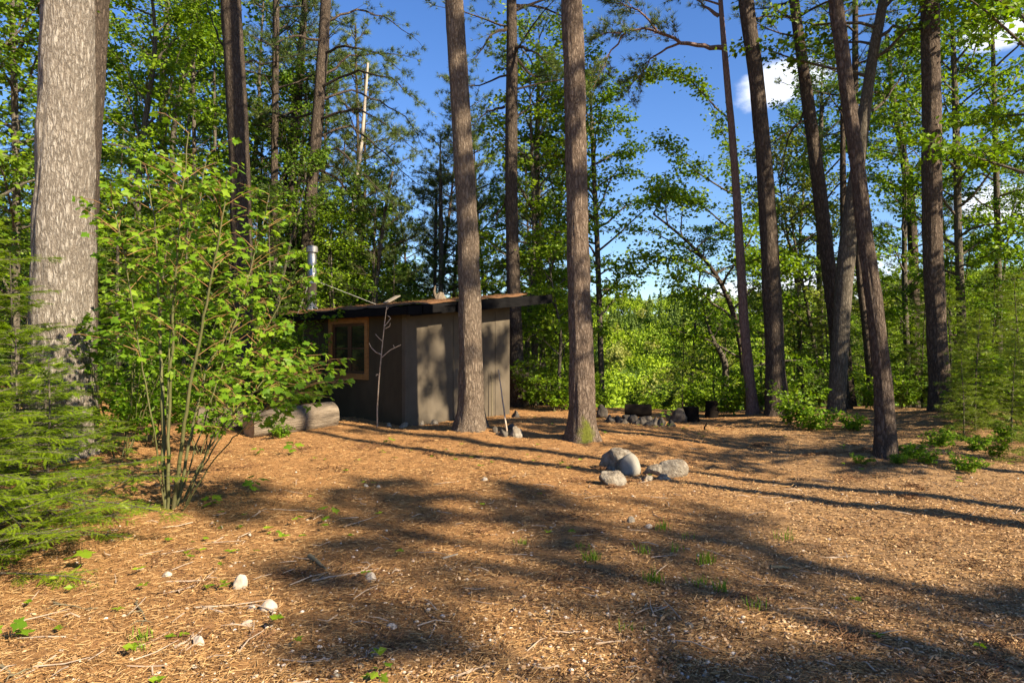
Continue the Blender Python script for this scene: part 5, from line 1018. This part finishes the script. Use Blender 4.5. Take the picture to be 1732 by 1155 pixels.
# ------------------------------------------------------------------ woods in the distance: one mass on the hill over the valley
def far_woods():
    r = rngof(601); n = 4600
    y = 116+196*r.uniform(0, 1, n)**.9; x = r.uniform(-1, 1, n)*(y*.85+25); z = ground_z(x, y)
    kind = np.where(noise(np.stack([x, y, 0*x], -1), .035, 2, 21)+r.normal(0, .45, n) > .95, 3, r.integers(0, 3, n)); kind = np.where((kind == 2) & (r.uniform(0, 1, n) < .5), 0, kind)
    kind = np.where((kind == 3) & (y < 170), 0, kind)
    kind = np.where((y > 260) & (r.uniform(0, 1, n) < .12), 3, kind)
    g = Geo(); Q = ([(-.5, -.5, 0), (.5, -.5, 0), (.6, .5, .1), (-.4, .5, -.1)], [(0, 1, 2, 3)])
    for i in range(n):
        H = r.uniform(6, 11.5)*(1.0 if y[i] < 200 else .88)*(1.0 if kind[i] != 3 else r.uniform(.9, 1.35)); m = 250; u = r.normal(size=(m, 3)); u = unit(u)*r.uniform(.55, 1, (m, 1))
        if kind[i] == 3:
            t = r.uniform(0, 1, m)**.8; a = r.uniform(0, 6.28, m); rr = .20*H*(1-t)*r.uniform(.5, 1.1, m)+.1; C = np.stack([np.cos(a)*rr, np.sin(a)*rr, H*(.08+.92*t)], -1); Nn = np.stack([np.cos(a), np.sin(a), .6+0*a], -1)+r.normal(0, .5, (m, 3)); s = .07*H*(1.15-.7*t)
        else:
            lob = r.normal(0, .28, (7, 3)); C = u*np.array([.25, .25, .24])*H*.78+lob[r.integers(0, 7, m)]*H*.42*np.array([1, 1, .8])+np.array([0, 0, H*.62]); Nn = u*1.3+np.array([0, 0, .4])+r.normal(0, .3, (m, 3)); s = r.uniform(.026, .052, m)*H
        stamp(g, Q, C+np.array([x[i], y[i], z[i]]), r.normal(size=(m, 3)), Nn, s, int(kind[i]))
    tag(link('hillside_woods', g.mesh('hillside_woods', [M['far_bright'], M['far_mid'], M['far_pale'], M['far_conifer']])), 'bright green spring woods covering the far hillside', 'woods', None, 'stuff')
    # the thick of the woods behind the cabin, where no single tree can be told apart
    g = Geo(); r = rngof(602); n = 210; xx = r.uniform(-46, -2, n); yy = r.uniform(24, 48, n); k2 = r.integers(0, 3, n)
    xe = r.uniform(17, 46, 80); ye = r.uniform(24, 46, 80); xx = np.concatenate([xx, xe]); yy = np.concatenate([yy, ye]); zz = ground_z(xx, yy)
    for i in range(len(xx)):
        left = i < n; H = r.uniform(4, 9) if left else r.uniform(4, 8); m = 900; c = r.normal(0, .22, (14, 3))*np.array([1, 1, 1.1])
        C = (c[r.integers(0, 14, m)]*H*.9+r.normal(0, .085, (m, 3))*H)*np.array([.62, .62, .9])+np.array([0, 0, H*.52]); C[:, 2] = np.maximum(C[:, 2], .2)
        stamp(g, LEAF, C+np.array([xx[i], yy[i], zz[i]]), r.normal(size=(m, 3))*np.array([1, 1, .5]), np.array([0, 0, 1.])+r.normal(0, .5, (m, 3)), r.uniform(.14, .3, m), int(r.integers(0, 3)))
    tag(link('deep_woods', g.mesh('deep_woods', [M['maple_mid'], M['maple_dark'], M['hemlock_dark']])), 'dense leafy understorey filling the woods behind the first trees', 'woods', None, 'stuff')
far_woods()

# ------------------------------------------------------------------ trees standing to the right of and behind the camera: their shadows fall across the clearing
def shade_tree(x, y, r0, H, label, seed, z0, n, L, kind='pine', lean=0.0, **kw):
    z = gz(x, y); rng = rngof(seed); P = np.array([(0, 0, -.2), (lean*.3, 0, H*.3), (lean*.7, 0, H*.7), (lean, 0, H)]); g, Q, r = trunk_mesh(P, [r0, r0*.85, r0*.55, .03], 16, 30, 'bark_dark', seed)
    e = empty('pine_tree' if kind == 'pine' else 'maple_tree', (x, y, z), label, 'pine tree' if kind == 'pine' else 'maple tree'); link('trunk', g.mesh('trunk', M['bark_dark'], True), e)
    link('crown', crown_on(Q, r, kind, z0, H, n, L, rng, twigs=13, m=13 if kind == 'pine' else 22, leaf=.19 if kind == 'pine' else .14, mats=PM if kind == 'pine' else MM, **kw), e)
shade_tree(9.6, 2.35, .17, 17, 'tall pine out of the picture to the right, casting the lower long trunk shadow', 701, 11.5, 24, 2.2)
shade_tree(10.6, 2.75, .17, 17, 'tall pine out of the picture to the right, casting the upper long trunk shadow', 702, 11.5, 24, 2.2)
shade_tree(17.6, -8.2, .2, 17, 'tall pine far to the right behind the camera whose limbs shade the clearing', 703, 12, 17, 1.5)
shade_tree(17.8, -6.8, .18, 15.6, 'pine right of the camera whose top shades the middle of the clearing', 708, 12, 14, 1.4)
shade_tree(17.2, -9.8, .2, 15.4, 'pine far behind the camera whose limbs shade the near ground', 704, 11, 8, 1.3)
shade_tree(15.5, -6.9, .18, 11, 'shorter pine behind the camera shading the near right ground', 705, 8, 8, 1.2)
shade_tree(11.3, 5.4, .14, 12, 'maple out of the picture to the right that shades the leaning pine', 706, 4.2, 26, 2.2, 'maple')
shade_tree(13.5, 9.0, .14, 14, 'maple beyond the right edge that shades the V of trunks', 707, 3.5, 24, 2.5, 'maple')
